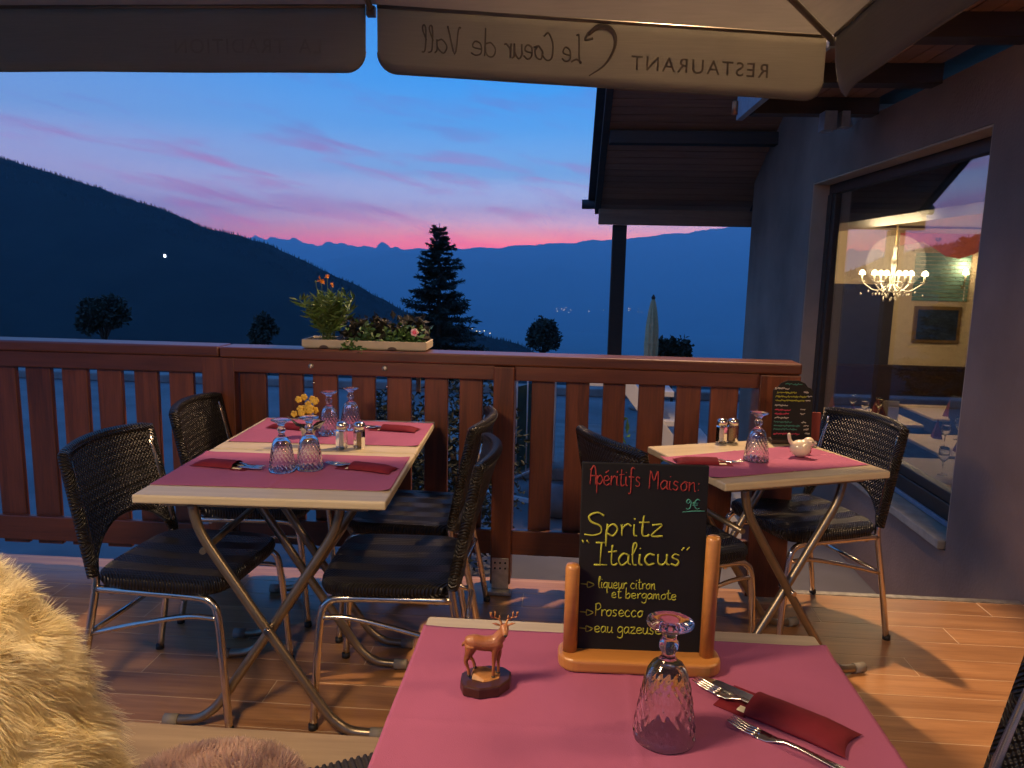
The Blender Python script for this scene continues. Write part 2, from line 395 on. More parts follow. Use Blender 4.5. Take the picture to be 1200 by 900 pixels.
def remeshed(mb, name, mat, voxel, parent=None, smooth=4, dec=None):
    o = mb.build(name, mat, parent)
    md = o.modifiers.new('Remesh', 'REMESH'); md.mode = 'VOXEL'; md.voxel_size = voxel; md.use_smooth_shade = True
    sm = o.modifiers.new('Smooth', 'SMOOTH'); sm.iterations = smooth; sm.factor = .5
    if dec: d = o.modifiers.new('Decimate', 'DECIMATE'); d.ratio = dec
    dg = bpy.context.evaluated_depsgraph_get(); ev = o.evaluated_get(dg); me = bpy.data.meshes.new_from_object(ev)
    o.modifiers.clear(); old = o.data; o.data = me; bpy.data.meshes.remove(old)
    me.polygons.foreach_set('use_smooth', [True]*len(me.polygons)); return o
def leaves(mb, pts, size, dirs=None, aspect=.45, droop=0, rnd=random):
    """diamond-shaped folded leaves, one at each point"""
    for i, p in enumerate(pts):
        d = Vector(dirs[i]) if dirs is not None else Vector((rnd.gauss(0, 1), rnd.gauss(0, 1), rnd.gauss(.2, .8)))
        d = (d+Vector((rnd.gauss(0, .35), rnd.gauss(0, .35), rnd.gauss(0, .35)-droop))).normalized()
        s = d.cross(Vector((rnd.gauss(0, 1), rnd.gauss(0, 1), rnd.gauss(0, 1))))
        s = s.normalized() if s.length > .01 else Vector((1, 0, 0)); L = size*rnd.uniform(.6, 1.3); w = L*aspect*.5; up = d.cross(s)*L*.12
        p = Vector(p)
        mb.add([p, p+d*L*.45+s*w+up, p+d*L, p+d*L*.45-s*w+up], [(0, 1, 2), (0, 2, 3)])

# ------------------------------------------------------------------ lamps that light the terrace
def floodlight():
    t = tag(empty('floodlight', (.82, 3.89, 3.50)), 'small floodlight on a raised bracket above the balcony edge', 'lamp')
    MB().tube(smooth_path([(.37, 0, -.95), (.37, 0, -.05), (.32, 0, .14), (.02, 0, .14)], 5), .016, 8).build('bracket', 'umbrella_frame', t)
    MB().lathe([(0, .12), (.05, .12), (.085, .03), (.088, .0), (.080, .002), (.045, .10), (0, .10)], 20).build('housing', 'umbrella_frame', t)
    MB().ball((0, 0, .045), .028, 12, 8).build('bulb', 'bulb', t)
    l = bpy.data.lights.new('flood', 'SPOT'); l.energy = 540; l.color = (1, .62, .33); l.spot_size = R(104); l.spot_blend = .45; l.shadow_soft_size = .055
    o = bpy.data.objects.new('flood_light', l); COL.objects.link(o); o.parent = t; o.location = (0, -.01, -.02); o.rotation_euler = (R(-24), 0, 0)
floodlight()
def lantern():
    t = tag(empty('pendant_lamp', (-.86, .62, 1.90)), 'shaded pendant lamp hung from a parasol rib near the sheepskin', 'lamp')
    MB().lathe([(.015, .12), (.03, .115), (.11, .0), (.113, .0), (.033, .122), (.0004, .125)], 24).build('shade', 'umbrella_frame', t)
    MB().tube([(0, 0, .12), (0, 0, .78)], .004, 6).build('cord', 'black_rubber', t)
    MB().ball((0, 0, .045), .03, 12, 8).build('bulb', 'bulb', t)
    l = bpy.data.lights.new('pendant', 'SPOT'); l.energy = 110; l.color = (1, .68, .38); l.spot_size = R(172); l.spot_blend = .2; l.shadow_soft_size = .16
    o = bpy.data.objects.new('pendant_light', l); COL.objects.link(o); o.parent = t; o.location = (0, 0, -.01)
lantern()
def wall_lantern():
    t = tag(empty('hanging_lantern', (1.45, 1.25, 1.98)), 'lit lantern hung from a balcony joist beside the window wall', 'lamp')
    MB().tube([(0, 0, .11), (0, 0, .42)], .004, 6).build('cord', 'black_rubber', t)
    MB().lathe([(.0004, .12), (.03, .115), (.085, .05), (.088, .045), (.0004, .055)], 20).build('cap', 'black_rubber', t)
    MB().ball((0, 0, -.01), .045, 14, 10).build('bulb', 'bulb', t)
    l = bpy.data.lights.new('lantern', 'SPOT'); l.energy = 38; l.color = (1, .62, .33); l.spot_size = R(172); l.spot_blend = .2; l.shadow_soft_size = .12
    o = bpy.data.objects.new('lantern_light', l); COL.objects.link(o); o.parent = t; o.location = (0, 0, -.07)
wall_lantern()

# ------------------------------------------------------------------ terrain, mountains, haze
def fbm(x, y, s, o=5):
    return mnoise.fractal(Vector((x*s, y*s, 3.7)), 1.0, 2.0, o)
def terrain():
    ys = [12.0, 12.6, 14, 18, 25, 40, 70, 130, 250, 500, 900, 1500, 2500, 4500, 8000, 10600]
    zs = [-.72, -1.0, -1.7, -3.2, -6, -12, -30, -70, -125, -240, -380, -460, -470, -470, -470, -470]
    xs = np.concatenate([-np.geomspace(10600, 2, 26), [0], np.geomspace(2, 10600, 26)])
    mb = MB()
    vs = [(x, y, z-.25+(0 if y < 14 else min(25, .05*y)*fbm(x, y, 3/max(y, 30)))) for y, z in zip(ys, zs) for x in xs]
    n = len(xs); mb.add(vs, [(j*n+i, j*n+i+1, (j+1)*n+i+1, (j+1)*n+i) for j in range(len(ys)-1) for i in range(n-1)], True)
    struct(mb.build('valley_ground', 'meadow'))
    # street in front of the deck (ends where the hillside drops)
    mb = MB(); mb.box((-40, 3.25, -.9), (30, 12.0, -.60)); struct(mb.build('street', 'street'))
    mb = MB(); mb.box((-40, 11.6, -.60), (30, 11.9, -.47)); struct(mb.build('kerb', 'kerb_stone', bevel=.02))
    mb = MB(); mb.box((-2.4, 6.9, -.60), (.9, 9.0, -.48)); struct(mb.build('pavement', 'kerb_stone', bevel=.02))
    mb = MB(); mb.box((-10600, -10600, -30), (10600, 11.99, -.92)); struct(mb.build('hillside', 'meadow'))
    mb = MB(); mb.box((-40, -6, -.915), (30, 3.25, -.62)); struct(mb.build('ground', 'street'))
terrain()
def interp(pts, x):
    return float(np.interp(x, [p[0] for p in pts], [p[1] for p in pts]))
def mountain(name, mat, Y, ridge, front, back, base, x0, x1, nx, amp, sc, seed, jag=0):
    mb = MB(); nt_ = 26; vs = []
    for j in range(nt_+1):
        t = j/nt_                                       # 0 front foot .. .7 ridge .. 1 back
        for i in range(nx+1):
            x = x0+(x1-x0)*i/nx; zr = interp(ridge, x)
            if t <= .72:
                k = t/.72; y = Y-front*(1-k); z = base+(zr-base)*(k**.85)
                fade = math.sin(math.pi*min(k, .5))*1.0 if k < .5 else (1-k)*2
                z += amp*2.2*fade*fbm(x+seed, y, sc)
                y += 0
            else:
                k = (t-.72)/.28; y = Y+back*k; z = zr+(base-zr)*k
            edge = 1 if abs(t-.72) < .03 else .6
            z += amp*(.34*edge*fbm(x+seed, y, sc*5, 5)+.16*abs(fbm(x-seed, y, sc*9, 4))+jag*.5*abs(fbm(x+3*seed, 40, sc*3.2, 6))*max(0, 1-abs(t-.72)*3.5))
            vs.append((x, y, z))
    n = nx+1; mb.add(vs, [(j*n+i, j*n+i+1, (j+1)*n+i+1, (j+1)*n+i) for j in range(nt_) for i in range(nx)], True)
    return struct(mb.build(name, mat)), vs, n
LEFT = [(-5200, 620), (-3600, 575), (-2600, 470), (-2035, 369), (-1724, 275), (-1506, 207), (-1290, 124), (-1103, 82), (-980, 29), (-796, -57), (-673, -115), (-550, -172), (-426, -222), (-303, -240), (-181, -277), (-58, -322), (200, -400), (600, -468), (900, -480)]
LEFT = [(x*.22, 1.4+(z-1.4)*.22) for x, z in LEFT]
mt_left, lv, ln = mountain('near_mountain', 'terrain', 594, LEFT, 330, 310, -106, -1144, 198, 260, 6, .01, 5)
FAR2 = [(-6000, -60), (-3600, -40), (-2754, 3), (-2445, 90), (-1934, 160), (-1429, 179), (-1027, 187), (-628, 215), (-331, 262), (0, 285), (356, 312), (746, 339), (1227, 405), (1609, 451), (2082, 516), (3200, 590), (5000, 610), (8000, 560)]
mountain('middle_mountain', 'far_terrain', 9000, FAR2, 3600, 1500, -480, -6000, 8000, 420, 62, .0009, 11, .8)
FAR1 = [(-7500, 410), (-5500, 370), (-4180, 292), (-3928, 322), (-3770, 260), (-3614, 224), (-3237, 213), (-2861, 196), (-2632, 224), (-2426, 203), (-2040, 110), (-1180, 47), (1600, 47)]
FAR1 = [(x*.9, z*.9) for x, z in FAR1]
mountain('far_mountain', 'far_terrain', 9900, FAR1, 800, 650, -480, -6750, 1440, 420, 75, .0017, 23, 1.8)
def forest():
    mb = MB(); rows = [int(.72*26), int(.72*26)-1, int(.72*26)+1]
    for k in range(9000):
        i = random.uniform(.30, .93)*(ln-1); j0 = random.choice((18, 18, 18, 17, 19)); a = int(i); f = i-a
        p = Vector(lv[j0*ln+a]).lerp(Vector(lv[j0*ln+a+1]), f); j1 = j0-1
        q = Vector(lv[j1*ln+a]).lerp(Vector(lv[j1*ln+a+1]), f); p = p.lerp(q, random.random()*.5)
        h = random.uniform(1.4, 3.2); r = h*.2
        mb.add([p+Vector((r*math.cos(b), r*math.sin(b), -1.5)) for b in (0, 1.57, 3.14, 4.71)]+[p+Vector((0, 0, h))], [(0, 1, 4), (1, 2, 4), (2, 3, 4), (3, 0, 4)])
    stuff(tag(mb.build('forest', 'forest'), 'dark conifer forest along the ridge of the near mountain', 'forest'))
forest()
# lights far off on the slopes
def slope_point(px, depth_y, z): return (px, depth_y, z)
def far_lights():
    t = tag(empty('lit_chapel', (-278, 521, 2.5)), 'small white lit building high on the dark near mountain', 'building'); t.scale = (.11, .11, .12)
    MB().box((-9, -6, -12), (2, 0, 4)).build('wall', 'far_lamp', t)
    MB().prism([(-12, -7), (4, -7), (-5, -7.5), (-4, 3)], 4, 9).build('roof', 'forest', t)
    MB().box((8, -3, -14), (10, -1, 2)).build('mast', 'white_paint', t)
    random.seed(3)
    for x in (-78, -74, -71, -67.5, -65, -61.5, -57):
        tag(MB().ball((0, 0, 0), random.uniform(.2, .46), 8, 6).build('village_lamp', 'village_lamp'), 'tiny warm village lamp on the low dark hill behind the spruce', 'lamp', 'village lamps behind the spruce').location = (x, 591, interp(LEFT, x)+random.uniform(.8, 3))
    for k in range(20):
        x = random.choice((random.uniform(430, 620), random.uniform(-90, 60), random.uniform(-250, 700))); y = random.uniform(5760, 5900)
        z = -480+(interp(FAR2, x)+480)*((y-5400)/3600)**.85
        tag(MB().ball((0, 0, 0), random.uniform(1.6, 3.0), 8, 6).build('valley_lamp', 'village_lamp'), 'faint lamp far off on the blue valley side', 'lamp', 'faint lamps across the valley').location = (x, y-25, z+22)
far_lights()
def haze():
    mb = MB(); mb.box((-HAZE_END, -HAZE_END, -560), (HAZE_END, HAZE_END, HAZE_TOP)); o = mb.build('haze', 'street'); o.data.materials.clear()
    mt = bpy.data.materials.new('haze'); mt.use_nodes = True; t = mt.node_tree; t.nodes.clear()
    v = N(t, 'ShaderNodeVolumePrincipled'); v.inputs['Color'].default_value = (.44, .80, 1.0, 1); v.inputs['Density'].default_value = HAZE_D; v.inputs['Anisotropy'].default_value = 0
    out = N(t, 'ShaderNodeOutputMaterial'); t.links.new(v.outputs[0], out.inputs['Volume']); o.data.materials.append(mt); stuff(o)
    o['label'] = 'blue evening haze filling the valley'; o['category'] = 'haze'
haze()

# ------------------------------------------------------------------ deck
DECK_Y = 3.21
def deck():
    base = struct(MB().box((-4.2, -2.4, -.60), (1.99, DECK_Y, -.0008)).build('deck', 'grout'))
    L, Wd, H = 1.1955, .1258, .02
    full = MB().box((0, 0, 0), (L, Wd, H)); me = full.mesh('plank', 'deck_wood')
    row = 0; y = DECK_Y-.1295
    while y > -1.6:
        x = -4.2+((row*.47) % 1.2)-1.2
        while x < 1.97:
            a, b = max(x, -4.19), min(x+L, 1.985)
            if b-a > .05 and not (y < .9 and a < -2.4):
                if abs(b-a-L) < 1e-6: mm = me
                else: mm = MB().box((0, 0, 0), (b-a, Wd, H)).mesh('plank', 'deck_wood')
                o = inst('plank', mm, base, (a, y, -.02))
                o.rotation_euler = (random.uniform(-.0006, .0006), random.uniform(-.0006, .0006), 0)
            x += 1.1995
        y -= .1295; row += 1
    MB().box((.98, DECK_Y+.002, -.06), (1.99, DECK_Y+.035, .004)).build('edge_strip', 'galvanised', base, .003)
    MB().box((-4.2, DECK_Y+.002, -.16), (.978, DECK_Y+.03, -.004)).build('edge_board', 'deck_wood', base, .003)
deck()

# ------------------------------------------------------------------ railing
def railing():
    t = tag(empty('railing', (0, 3.12, 0)), 'reddish brown wooden picket railing along the terrace edge', 'railing')
    MB().box((-4.2, -.035, .975), (-1.437, .10, 1.02)).build('handrail', 'rail_wood_x', t, .008)
    MB().box((-1.434, -.035, .973), (.955, .10, 1.018)).build('handrail', 'rail_wood_x', t, .008)
    MB().box((-4.2, -.02, .905), (-1.437, .012, .974)).build('upper_rail', 'rail_wood_x', t, .004)
    MB().box((-1.434, -.02, .912), (.95, .012, .972)).build('upper_rail', 'rail_wood_x', t, .004)
    MB().box((-4.2, -.018, .125), (-1.50, .012, .235)).build('lower_rail', 'rail_wood_x', t, .004)
    MB().box((-1.38, -.018, .160), (.95, .012, .268)).build('lower_rail', 'rail_wood_x', t, .004)
    gaps = [(-2.373, -2.329), (-2.215, -2.168), (-2.054, -2.003), (-1.894, -1.84), (-1.736, -1.685), (-1.578, -1.524), (-1.376, -1.372), (-1.258, -1.205), (-1.1, -1.051), (-.946, -.887), (-.787, -.735), (-.632, -.576), (-.477, -.426), (-.328, -.281), (-.191, -.127), (-.032, .021), (.118, .171), (.263, .316), (.422, .471), (.569, .611), (.722, .762)]
    gaps = [(-2.373-.16*k, -2.329-.16*k) for k in range(11, 0, -1)]+gaps
    for g0, g1 in zip(gaps, gaps[1:]):
        a, b = g0[1], g1[0]
        if abs(a+.281) < .005 or abs(a+1.524) < .005: continue
        zb = .098 if b < -1.4 else .146
        o = MB().box((-(b-a)/2, .014, zb), ((b-a)/2, .040, .973)).build('picket', 'rail_wood', t, .004)
        o.location = ((a+b)/2, 0, 0); o.rotation_euler = (0, random.uniform(-.004, .004), 0)
    for x0, x1 in ((-1.520, -1.378), (-.279, -.193), (.79, .95)):
        MB().box((x0, -.045 if x0 > -1 else -.022, .035), (x1, .085, .971)).build('post', 'rail_wood', t, .005)
    br = MB().box((-.272, -.052, .02), (-.20, -.0455, .155)).box((-.285, -.085, .002), (-.187, -.046, .018)).build('post_bracket', 'galvanised', t, .002)
    for k in range(3):
        for j in range(2): MB().ball((-.258+.022*k, -.053, .135-.024*j), .0045, 8, 6).build('bolt', 'black_rubber', br)
    for x in (-1.048, -.735): MB().lathe([(0, 0), (.012, 0), (.012, .003), (.006, .006), (0, .006)], 14).build('bolt', 'galvanised', t).matrix_local = Matrix.Translation((x, -.0205, .947)) @ Matrix.Rotation(R(90), 4, 'X')
    for x, z in ((-1.05, .87), (-.735, .865)): MB().lathe([(0, 0), (.006, 0), (.006, .002), (0, .002)], 8).build('screw', 'chrome', t).matrix_local = Matrix.Translation((x, .0135, z)) @ Matrix.Rotation(R(90), 4, 'X')
railing()

# ------------------------------------------------------------------ chalet: wall, window, balcony, far roof
XW = 2.005
def chalet():
    t = tag(empty('chalet', (XW, 4, -.6)), 'dusk-lit plaster chalet restaurant with big window, balcony and boarded eaves', 'building'); M = Matrix.Translation((-XW, -4, .6))
    def P(mb): mb.v = [tuple(M @ Vector(q)) for q in mb.v]; return mb
    w = MB(); WA, WB, WE, SI, HE = 3.915, 6.60, 8.64, -.032, 2.096
    w.box((XW, -3, -.75), (XW+.24, WA, 2.42)); w.box((XW, WA, -.75), (XW+.24, WB, SI)); w.box((XW, WA, HE), (XW+.24, WB, 2.42)); w.box((XW, WB, -.75), (XW+.24, WE, 2.42))
    wall = P(w).build('wall', 'wall_plaster', t)
    P(MB().box((XW, 5.63, 2.421), (XW+.24, WE, 4.6))).build('upper_wall', 'wall_plaster', t)
    P(MB().box((XW+.242, 9.052, -.75), (6.6, 9.25, 4.0)).box((XW+.242, WE-.1, -.75), (XW+.268, 9.05, 4.0))).build('end_wall', 'wall_plaster', t)
    # reveal lining (plaster in a lighter, warmer tone than the wall, set a little inside the opening)
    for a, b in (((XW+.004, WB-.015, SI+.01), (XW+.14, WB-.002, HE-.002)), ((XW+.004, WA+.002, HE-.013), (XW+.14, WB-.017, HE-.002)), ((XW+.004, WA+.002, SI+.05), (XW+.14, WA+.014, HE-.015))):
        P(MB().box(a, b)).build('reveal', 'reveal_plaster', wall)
    P(MB().box((XW-.032, WA+.02, SI+.002), (XW+.12, WB-.02, SI+.05))).build('window_sill', 'stone_sill', t, .006)
    y0, y1, z0, z1 = WA+.02, WB-.02, SI+.055, HE-.015
    wi = P(MB().box((XW+.12, y0, z0), (XW+.195, y1, z0+.12)).box((XW+.13, y0, z0+.12), (XW+.19, y1, z0+.18)).box((XW+.13, y0, z1-.08), (XW+.19, y1, z1))
           .box((XW+.12, y1-.09, z0+.18), (XW+.19, y1, z1-.08)).box((XW+.13, y1-.16, z0+.18), (XW+.18, y1-.09, z1-.08)).box((XW+.13, y0, z0+.18), (XW+.19, y0+.06, z1-.08))).build('window', 'frame_wood', t, .006)
    P(MB().box((XW+.156, y0+.055, z0+.175), (XW+.162, y1-.155, z1-.075))).build('pane', 'window_glass', wi)
    P(MB().box((XW+.102, y0+.005, z0+.002), (XW+.118, y1-.005, z0+.03))).build('sill_strip', 'blue_fascia', wi, .003)
    # balcony over the terrace
    b = P(MB().box((1.20, -2.2, 2.52), (XW+.2, 5.6, 2.60))).build('balcony', 'dark_wood', t)
    P(MB().box((1.15, -2.2, 2.405), (1.195, 5.62, 2.60))).build('fascia', 'blue_fascia', b, .004)
    for k in range(9): P(MB().box((1.20, 5.45-.85*k-.13, 2.40), (XW-.004, 5.45-.85*k, 2.515))).build('joist', 'dark_wood', b, .006)
    for k in range(8): P(MB().box((1.21+.098*k, -2.2, 2.503), (1.30+.098*k, 5.59, 2.518))).build('board', 'soffit_wood', b)
    P(MB().tube([(1.135, 5.60, 2.44), (1.135, 5.60, 2.53)], .022, 10)).build('spout', 'copper', b)
    P(MB().tube(smooth_path([(1.78, 5.75, 2.47), (1.91, 5.72, 2.46), (1.94, 5.7, 2.38)]), .035, 10)).build('drain_pipe', 'blue_fascia', b)
    P(MB().box((1.62, 5.2, 2.28), (1.70, 5.32, 2.398)).box((1.73, 5.2, 2.30), (1.78, 5.3, 2.398))).build('hook_block', 'blue_fascia', b, .004)
    # far veranda roof that falls away from the terrace
    e0, e1 = Vector((0, 9.15, 2.03)), Vector((0, 5.75, 3.80)); d = (e1-e0); n = Vector((0, -d.z, d.y)).normalized(); n = -n if n.z < 0 else n
    def at(k, x, h): q = e0+d*k+n*h; return (x, q.y, q.z)
    rf = P(MB().add([at(0, .36, .03), at(0, 2.6, .03), at(1, 2.6, .03), at(1, .36, .03), at(0, .36, .12), at(0, 2.6, .12), at(1, 2.6, .12), at(1, .36, .12)],
                    [(0, 3, 2, 1), (4, 5, 6, 7), (0, 1, 5, 4), (1, 2, 6, 5), (2, 3, 7, 6), (3, 0, 4, 7)])).build('veranda_roof', 'dark_wood', t)
    nb = 34
    for k in range(nb):
        a, c = k/nb+.0012, (k+1)/nb-.0012
        P(MB().add([at(a, .39, .012), at(a, 2.09, .012), at(c, 2.09, .012), at(c, .39, .012), at(a, .39, .028), at(a, 2.09, .028), at(c, 2.09, .028), at(c, .39, .028)],
                   [(0, 3, 2, 1), (4, 5, 6, 7), (0, 1, 5, 4), (1, 2, 6, 5), (2, 3, 7, 6), (3, 0, 4, 7)])).build('soffit_board', 'soffit_wood', rf)
    P(MB().add([at(-.01, .32, -.03), at(-.01, .386, -.03), at(1, .386, -.03), at(1, .32, -.03), at(-.01, .32, .13), at(-.01, .386, .13), at(1, .386, .13), at(1, .32, .13)],
               [(0, 3, 2, 1), (4, 5, 6, 7), (0, 1, 5, 4), (1, 2, 6, 5), (2, 3, 7, 6), (3, 0, 4, 7)])).build('verge_board', 'dark_wood', rf)
    for k in range(16):
        a, c = k/15.5-.03, (k+1.15)/15.5-.03
        P(MB().add([at(a, .24, .115), at(a, .50, .135), at(c, .50, .155), at(c, .24, .135), at(a, .24, .165), at(a, .50, .18), at(c, .50, .185), at(c, .24, .16)],
                   [(0, 3, 2, 1), (4, 5, 6, 7), (0, 1, 5, 4), (1, 2, 6, 5), (2, 3, 7, 6), (3, 0, 4, 7)])).build('tile', 'tile_roof', rf)
    P(MB().tube([(.17, 9.22, 2.10), (2.7, 9.22, 2.10)], .055, 12)).build('gutter', 'tile_roof', rf)
    P(MB().box((.36, 8.92, 1.86), (2.70, 9.04, 2.03))).build('eave_beam', 'soffit_wood', t, .006)
    P(MB().box((.392, 7.78, 2.58), (2.095, 7.94, 2.70))).build('purlin', 'dark_wood', t, .006)
    P(MB().box((.53, 9.0, -.62), (.69, 9.13, 1.858))).build('post', 'dark_wood', t, .006)
chalet()

# ------------------------------------------------------------------ lettering
G = {  # single-stroke handwriting: baseline 0, x-height .5, ascender 1
 'a': [[(.4, .45), (.2, .5), (.03, .25), (.15, .0), (.38, .2), (.41, .48), (.4, .1), (.5, .0)]],
 'b': [[(.05, 1), (.05, .02), (.08, .3), (.3, .48), (.42, .25), (.28, 0), (.05, .05)]],
 'c': [[(.4, .42), (.2, .5), (.03, .25), (.18, 0), (.42, .08)]],
 'd': [[(.4, .45), (.2, .5), (.03, .25), (.15, 0), (.38, .15), (.42, 1), (.42, 0)]],
 'e': [[(.04, .22), (.38, .3), (.3, .5), (.08, .42), (.06, .1), (.25, 0), (.44, .1)]],
 'f': [[(.45, .95), (.3, 1), (.2, .8), (.2, -.3), (.05, -.42)], [(.02, .5), (.42, .5)]],
 'g': [[(.4, .45), (.2, .5), (.03, .28), (.15, .05), (.38, .2), (.41, .48), (.4, -.25), (.2, -.42), (.03, -.3)]],
 'h': [[(.05, 1), (.05, 0), (.1, .35), (.3, .5), (.38, .3), (.4, 0)]],
 'i': [[(.08, .5), (.08, .08), (.2, 0)], [(.08, .72), (.11, .76)]],
 'l': [[(.05, .45), (.2, .85), (.14, 1), (.07, .8), (.08, .1), (.22, 0)]],
 'm': [[(.04, .5), (.05, 0), (.1, .38), (.24, .5), (.28, .0), (.33, .38), (.48, .5), (.52, .05), (.6, 0)]],
 'n': [[(.04, .5), (.05, 0), (.1, .35), (.3, .5), (.36, .3), (.36, .05), (.46, 0)]],
 'o': [[(.25, .5), (.05, .3), (.12, .02), (.35, .08), (.4, .35), (.25, .5), (.48, .44)]],
 'p': [[(.06, .5), (.05, -.45), (.06, .25), (.25, .5), (.42, .3), (.28, .02), (.07, .1)]],
 'q': [[(.4, .42), (.2, .5), (.04, .25), (.18, .02), (.38, .2), (.4, .48), (.4, -.42), (.5, -.3)]],
 'r': [[(.05, .5), (.07, 0), (.1, .32), (.26, .5), (.38, .44)]],
 's': [[(.36, .45), (.16, .5), (.1, .34), (.32, .18), (.24, .0), (.03, .06)]],
 't': [[(.16, .9), (.14, .1), (.28, 0), (.38, .08)], [(0, .58), (.36, .62)]],
 'u': [[(.05, .5), (.05, .12), (.2, 0), (.36, .2), (.38, .5), (.38, .08), (.5, 0)]],
 'v': [[(.03, .5), (.18, 0), (.38, .5)]],
 'z': [[(.04, .48), (.4, .5), (.05, .02), (.44, .0)]],
 'A': [[(.05, 0), (.1, .7), (.28, 1), (.42, .75), (.44, 0)], [(.06, .45), (.46, .48)], [(.02, .78), (.14, .86)]],
 'M': [[(.05, 0), (.1, 1), (.32, .45), (.56, 1), (.58, .0)]],
 'S': [[(.62, .86), (.4, 1), (.1, .85), (.18, .6), (.5, .42), (.52, .12), (.25, 0), (-.05, .06)]],
 'I': [[(.05, 1), (.42, 1)], [(.25, 1), (.22, .02)], [(-.02, .02), (.5, .0)]],
 'P': [[(.1, .95), (.08, 0)], [(0, .9), (.3, 1), (.46, .75), (.3, .5), (.09, .48)]],
 'L': [[(.3, .95), (.2, 1), (.14, .8), (.1, .05), (.02, .02), (.25, .1), (.5, .0)]],
 'C': [[(.5, .85), (.3, 1), (.06, .6), (.12, .1), (.35, 0), (.55, .15)]],
 'V': [[(.02, .95), (.1, .9), (.22, 0), (.5, 1)]],
 '9': [[(.38, .75), (.2, .95), (.06, .72), (.2, .55), (.38, .78), (.36, .2), (.2, 0), (.06, .1)]],
 'E': [[(.5, .85), (.3, .95), (.1, .5), (.3, .05), (.5, .12)], [(0, .6), (.4, .6)], [(0, .4), (.36, .4)]],
 ':': [[(.1, .45), (.12, .42)], [(.1, .1), (.12, .07)]],
 '"': [[(.0, 1), (.06, .78)], [(.14, 1.02), (.19, .8)]],
 "'": [[(.08, .8), (.0, .58)], [(.26, .86), (.14, .62)]],
 '>': [[(0, .3), (.4, .28)], [(.38, .5), (.38, .06), (.75, .28), (.38, .5)]],
}
ADV = {'m': .68, 'M': .72, 'S': .66, 'i': .24, 'l': .26, ' ': .32, ':': .3, '"': .36, "'": .3, '>': .95, 'r': .4, 't': .4, 'I': .52}
def word(text, size, x0=0, y0=0, accent=None, jitter=.02, slope=0):
    """strokes (lists of 2-D points) of a handwritten word"""
    out = []; x = x0
    rr = random.Random(len(text)*7+1)
    for i, ch in enumerate(text):
        if ch in G:
            for st in G[ch]:
                pts = [(x+(px+rr.uniform(-jitter, jitter))*size, y0+(py+rr.uniform(-jitter, jitter))*size+slope*(x-x0)) for px, py in st]
                out.append(pts)
            if accent == i: out.append([(x+.14*size, y0+.66*size), (x+.36*size, y0+.8*size)])
        x += ADV.get(ch, .5)*size
    return out
def fitted(text, size, x0, x1, z, accent=None, slope=0, jitter=.015):
    st = word(text, size, 0, 0, accent, jitter); mx = max(p[0] for q in st for p in q); k = (x1-x0)/mx
    return [[(x0+x*k, z+y+slope*x*k) for x, y in q] for q in st]
def chalk(mb, strokes, thick, y, flat=.35):
    for st in strokes:
        p = smooth_path([(a, y, b) for a, b in st], 5)
        rr = random.Random(int(abs(st[0][0])*1e5)); k = max(2, len(p)//3); w = [thick*rr.uniform(.68, 1.22) for _ in range(k)]
        mb.tube(p, list(np.interp(np.linspace(0, 1, len(p)), np.linspace(0, 1, k), w)), 6, True, 1.0)

